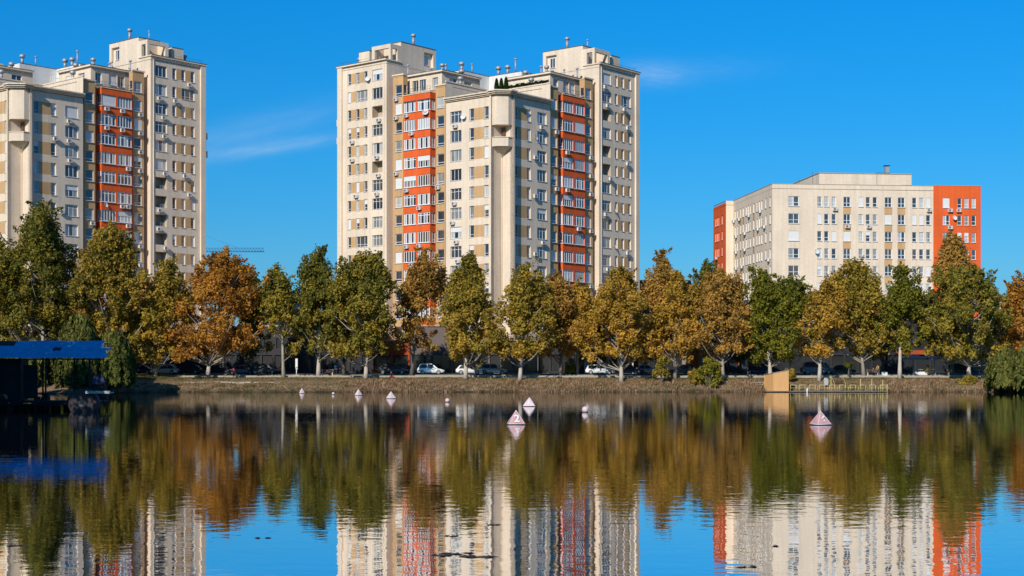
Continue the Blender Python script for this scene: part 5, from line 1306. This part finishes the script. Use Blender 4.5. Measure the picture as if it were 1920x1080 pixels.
pyramid(487, 11, 6.5, 732.5, R(20), 'buoypale', 'flat tiny pale buoy nearest the concrete ledge')
def ball(px, base, d, label):
    Y = CZ*F/(base-HY); k = Y/F; r_ = d*k/2; b = MB(M['buoypale']); n_ = 14
    rg_ = [[(r_*math.sin(p*math.pi/9)*math.cos(t*2*math.pi/n_), r_*math.sin(p*math.pi/9)*math.sin(t*2*math.pi/n_), r_*.75+r_*math.cos(p*math.pi/9)) for t in range(n_)] for p in range(10)]
    for a, c_ in zip(rg_[:-1], rg_[1:]):
        for t in range(n_): b.poly([a[t], c_[t], c_[(t+1)%n_], a[(t+1)%n_]], 0, True)
    r = empty('round_buoy', ((px-960)*k, Y, 0), 0, label, 'buoy', 'round buoys on the lake'); b.build('ball', r)
    m_ = MB(M['rubber']); m_.tube([(0,0,-.05), (0,0,.06)], [r_*.98, r_*.9], 14); m_.build('waterline_band', r)
    m_ = MB(M['rail']); m_.tube([(0,0,r_*1.7), (0,0,r_*1.9)], r_*.12, 6); m_.build('eyelet', r)
ball(1097.5, 773, 13, 'largest round pale buoy, right of the pyramid buoys'); ball(839, 754, 8.5, 'medium round pale buoy left of centre'); ball(625, 740, 5.5, 'tiny round pale buoy between two pyramid buoys')

# ---------------------------------------------------------------- hut on stilts at the left
M['bluetin'] = mat('blue_tin_roof', (.20, .46, .66), .38, metal=.5, var=.18, vscale=1.2)
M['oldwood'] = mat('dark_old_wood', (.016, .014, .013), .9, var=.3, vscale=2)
M['rust'] = mat('rusty_patch', (.04, .03, .035), .8)
Y = 121.5; k = Y/F
hut = empty('stilt_hut', ((-20-960)*k, Y, 0), 0, 'dark stilt hut with torn blue corrugated tin roof at the left', 'hut')
def hx_(px): return (px-960)*k-hut.location.x
ze, zr = CZ+(HY-671)*k, CZ+(HY-639)*(k*1.025)
m_ = MB(M['bluetin'], M['rust']); n_ = 120; x0, x1 = hx_(-60), hx_(199)
def cz(i): return .018*(1 if i % 2 else -1)
cols_ = [x0+(x1-x0)*i/n_ for i in range(n_+1)]
rg = random.Random(4)
def back(i):   # ragged right end
    px = -60+259*i/n_
    return 1.0 if px < 178 else (.62 if px < 190 else .55)
nr_ = 10
for i in range(n_):
    px = -60+259*i/n_; fb = back(i); 
    for j in range(nr_):
        a, b_ = j/nr_*fb, (j+1)/nr_*fb
        if px > 186 and .30 < (a+b_)/2 < .44 and px > 190: continue
        patch = (88 < px < 103 and .35 < (a+b_)/2 < .62) or (px < 8 and (a+b_)/2 > .72)
        pt = lambda x, t, c_: (x, 3.0*t, ze+(zr-ze)*t+c_+.02*math.sin(x*1.3+t*3))
        m_.poly([pt(cols_[i], a, cz(i)), pt(cols_[i+1], a, cz(i+1)), pt(cols_[i+1], b_, cz(i+1)), pt(cols_[i], b_, cz(i))], 1 if patch else 0)
rf_ = m_.build('roof', hut); so = rf_.modifiers.new('thick', 'SOLIDIFY'); so.thickness = .012
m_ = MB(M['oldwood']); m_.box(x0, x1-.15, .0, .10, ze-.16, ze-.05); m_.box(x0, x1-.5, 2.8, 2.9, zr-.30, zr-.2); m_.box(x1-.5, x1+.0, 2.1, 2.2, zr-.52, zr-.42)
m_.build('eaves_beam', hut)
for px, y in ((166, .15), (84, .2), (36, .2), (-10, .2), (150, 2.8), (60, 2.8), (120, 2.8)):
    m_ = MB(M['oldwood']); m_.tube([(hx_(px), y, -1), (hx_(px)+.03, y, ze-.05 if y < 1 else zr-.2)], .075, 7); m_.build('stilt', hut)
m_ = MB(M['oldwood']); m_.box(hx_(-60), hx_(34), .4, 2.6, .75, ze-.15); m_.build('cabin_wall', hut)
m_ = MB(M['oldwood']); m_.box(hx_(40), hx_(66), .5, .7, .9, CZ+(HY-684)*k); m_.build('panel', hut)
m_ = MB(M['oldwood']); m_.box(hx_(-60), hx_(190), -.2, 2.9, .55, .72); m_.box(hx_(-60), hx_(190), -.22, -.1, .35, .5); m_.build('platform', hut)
for (a, za, b_, zb2) in ((66, 697, 168, 716), (66, 706, 166, 730), (-20, 700, 40, 702)):
    m_ = MB(M['oldwood']); m_.tube([(hx_(a), .1, CZ+(HY-za)*k), (hx_(b_), .1, CZ+(HY-zb2)*k)], .035, 5); m_.build('rail', hut)
# skirt of stored planks and clutter below the deck
m_ = MB(M['oldwood']); rg = random.Random(8)
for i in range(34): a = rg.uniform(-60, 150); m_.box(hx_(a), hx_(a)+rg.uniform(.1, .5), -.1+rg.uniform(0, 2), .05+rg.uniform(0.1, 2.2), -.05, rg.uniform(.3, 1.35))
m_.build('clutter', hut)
# round tub, tarp and boat pole next to the hut
tb = empty('round_tank', ((158-960)*116/F, 116, .62), 0, 'dark round tank on its side at the edge of the hut platform', 'tank')
m_ = MB(M['rust']); m_.tube([(0,-.5,0), (0,-.46,0), (0,.5,0), (0,.54,0)], [1.0, 1.12, 1.12, 1.0], 24); m_.build('drum', tb); m_ = MB(M['rail']); m_.tube([(0,-.52,0), (0,-.56,0)], [.30,.30], 12); m_.build('lid', tb)
M['navy'] = mat('navy_tarp', (.01, .018, .07), .7); tr = MB(M['oldwood'], M['navy']); tr.prism([(0,0),(1.15,0),(1.15,.9),(0,.9)], 0, 1.5, 0, [(.15,.2),(.9,.2),(.9,.7),(.15,.7)]); tr.poly([(.02,-.03,1.2),(1.13,-.03,1.2),(.8,.15,1.9),(.15,.15,1.95)], 1)
tag(tr.build('covered_motor', None, ((172-960)*118/F, 118, .9)), 'covered upright bundle with a small blue cap right of the hut post', 'bundle')
m_ = MB(M['canvas']); m_.box(0, 1.9, 0, 1.1, 0, .10); m_.box(0, 1.9, 0, .08, .1, .2); tag(m_.build('landing_board', None, ((163-960)*115/F, 114.6, 1.42)), 'pale grey board lying across the round tank', 'board')
m_ = MB(M['oldwood']); m_.tube([((196-960)*k, 120, 1.9), ((217-960)*k, 119, .0-.3)], .05, 6); tag(m_.build('mooring_stake', None), 'slanting dark stake leaning into the water right of the hut', 'stake')

# ---------------------------------------------------------------- tower crane far away
M['crane'] = mat('crane_haze_blue', (.05, .12, .26), .6)  # bluish haze of distance is put into the crane's colour
Yc = 700; kc = Yc/F; cr_ = empty('tower_crane', ((372-960)*kc, Yc, 2.5), 0, 'thin haze-blue tower crane jib far behind the rust orange tree', 'crane')
zj = CZ+(HY-472)*kc-2.5; L_ = (495-372)*kc
m_ = MB(M['crane'])
for (y, z) in ((-.8, zj), (.8, zj), (0, zj+1.7)): m_.tube([(0, y, z), (L_, y, z)], .13, 4)
n_ = 22
for i in range(n_):
    a, b_ = i*L_/n_, (i+.5)*L_/n_; e_ = (i+1)*L_/n_
    for y in (-.8, .8): m_.tube([(a, y, zj), (b_, 0, zj+1.7), (e_, y, zj)], .07, 4, cap=False)
m_.build('jib', cr_)
m_ = MB(M['crane'])
for x, y in ((-.8,-.8),(.8,-.8),(.8,.8),(-.8,.8)): m_.tube([(x, y, 0), (x, y, zj)], .13, 4)
for i in range(24):
    z0_, z1_ = i*zj/24, (i+1)*zj/24; m_.tube([(-.8,-.8,z0_), (.8,-.8,z1_)], .07, 4); m_.tube([(.8,.8,z0_), (-.8,.8,z1_)], .07, 4); m_.tube([(-.8,-.8,z1_),(.8,-.8,z1_)], .07, 4)
m_.build('mast', cr_)
m_ = MB(M['crane']); m_.tube([(0,0,zj), (0,0,zj+9)], .3, 5); m_.tube([(0,0,zj+9), (L_*.6,0,zj+1.7)], .06, 4); m_.tube([(0,0,zj+9), (-12,0,zj)], .06, 4); m_.tube([(0,0,zj), (-14,0,zj)], .3, 4); m_.box(-14, -11, -.8, .8, zj-3, zj); m_.build('counter_jib', cr_)

# ---------------------------------------------------------------- floating twigs and leaves in the foreground
M['twig'] = mat('wet_twig', (.03, .022, .015), .7); rg = random.Random(12)
def drift(px, py, wpx, hpx, label, n_=7):
    Yd = CZ*F/(py-HY); kd = Yd/F; dy = hpx*Yd/(py-HY)
    m_ = MB(M['twig'])
    for i in range(n_):
        x = rg.uniform(-.5, .5)*wpx*kd; y = rg.uniform(-.5, .5)*dy; l_ = rg.uniform(.3, .7)*wpx*kd*.5; a = rg.uniform(-.35, .35)
        m_.tube([(x-l_*math.cos(a), y-l_*math.sin(a), .0), (x, y+rg.uniform(-.02, .02), .006), (x+l_*math.cos(a), y+l_*math.sin(a), .0)], [.006, .014, .004], 5)
        for q_ in range(3): lx_ = x+rg.uniform(-.8, .8)*l_; ly_ = y+rg.uniform(-.08, .08); ls = rg.uniform(.03, .06); m_.poly([(lx_-ls, ly_, .006), (lx_, ly_-ls*.8, .012), (lx_+ls*1.2, ly_, .008), (lx_, ly_+ls, .014)])
    tag(m_.build('floating_twigs', None, ((px-960)*kd, Yd, 0)), label, 'driftwood', 'twigs and leaves drifting on the water')
drift(854, 1039, 50, 3.5, 'dark twig cluster drifting at the lower centre, the left clump of two', 8); drift(893, 1044, 56, 4, 'dark twig and leaf cluster drifting right of the left clump', 9)
drift(828, 1042, 34, 3, 'thin forked twig at the left end of the drifting clusters', 4); drift(846, 1006, 20, 3, 'short thick dark stick floating above the twig clusters', 3)
drift(937, 984, 32, 1.6, 'thin pale twig floating highest in the lower centre', 2); drift(1455, 1024, 14, 1.5, 'small leaf floating before the cream block reflection', 2)
drift(1395, 1063, 34, 2, 'long thin twig at the lower right edge of the cream reflection', 3); drift(493, 1009, 22, 1, 'small twig floating on the blue sky reflection', 2); drift(25, 1024, 40, 2, 'dark twig floating in the lower left corner', 3)
# clipped hedge in troughs along the terrace edge of the central tower
rng = np.random.default_rng(77); nl = 2600; hy = rng.uniform(.6, 12.2, nl); hz_ = 49.0+2.6+rng.random(nl)**1.3*(.45+.2*np.sin(hy*2.3)**2); hx0 = 12.75+rng.normal(size=nl)*.16
ca_, sa_ = math.cos(R(50.3)), math.sin(R(50.3))
hedge = empty('hedge', (T1.location.x, T1.location.y, 0), R(50.3), 'low dark hedge in troughs on the terrace edge right of the three cypresses', 'hedge')
nn = rng.normal(size=(nl, 3)); nn /= np.linalg.norm(nn, axis=1)[:, None]
link('leaves', leaf_mesh('leaves', np.stack([hx0, hy, hz_], 1), nn, .10+.07*rng.random(nl), rng.random(nl), FM['cypress'], 1.2, rng), hedge)
m_ = MB(M['coping']); m_.box(12.62, 12.95, .5, 12.3, 51.58, 51.8); m_.build('planter', hedge)
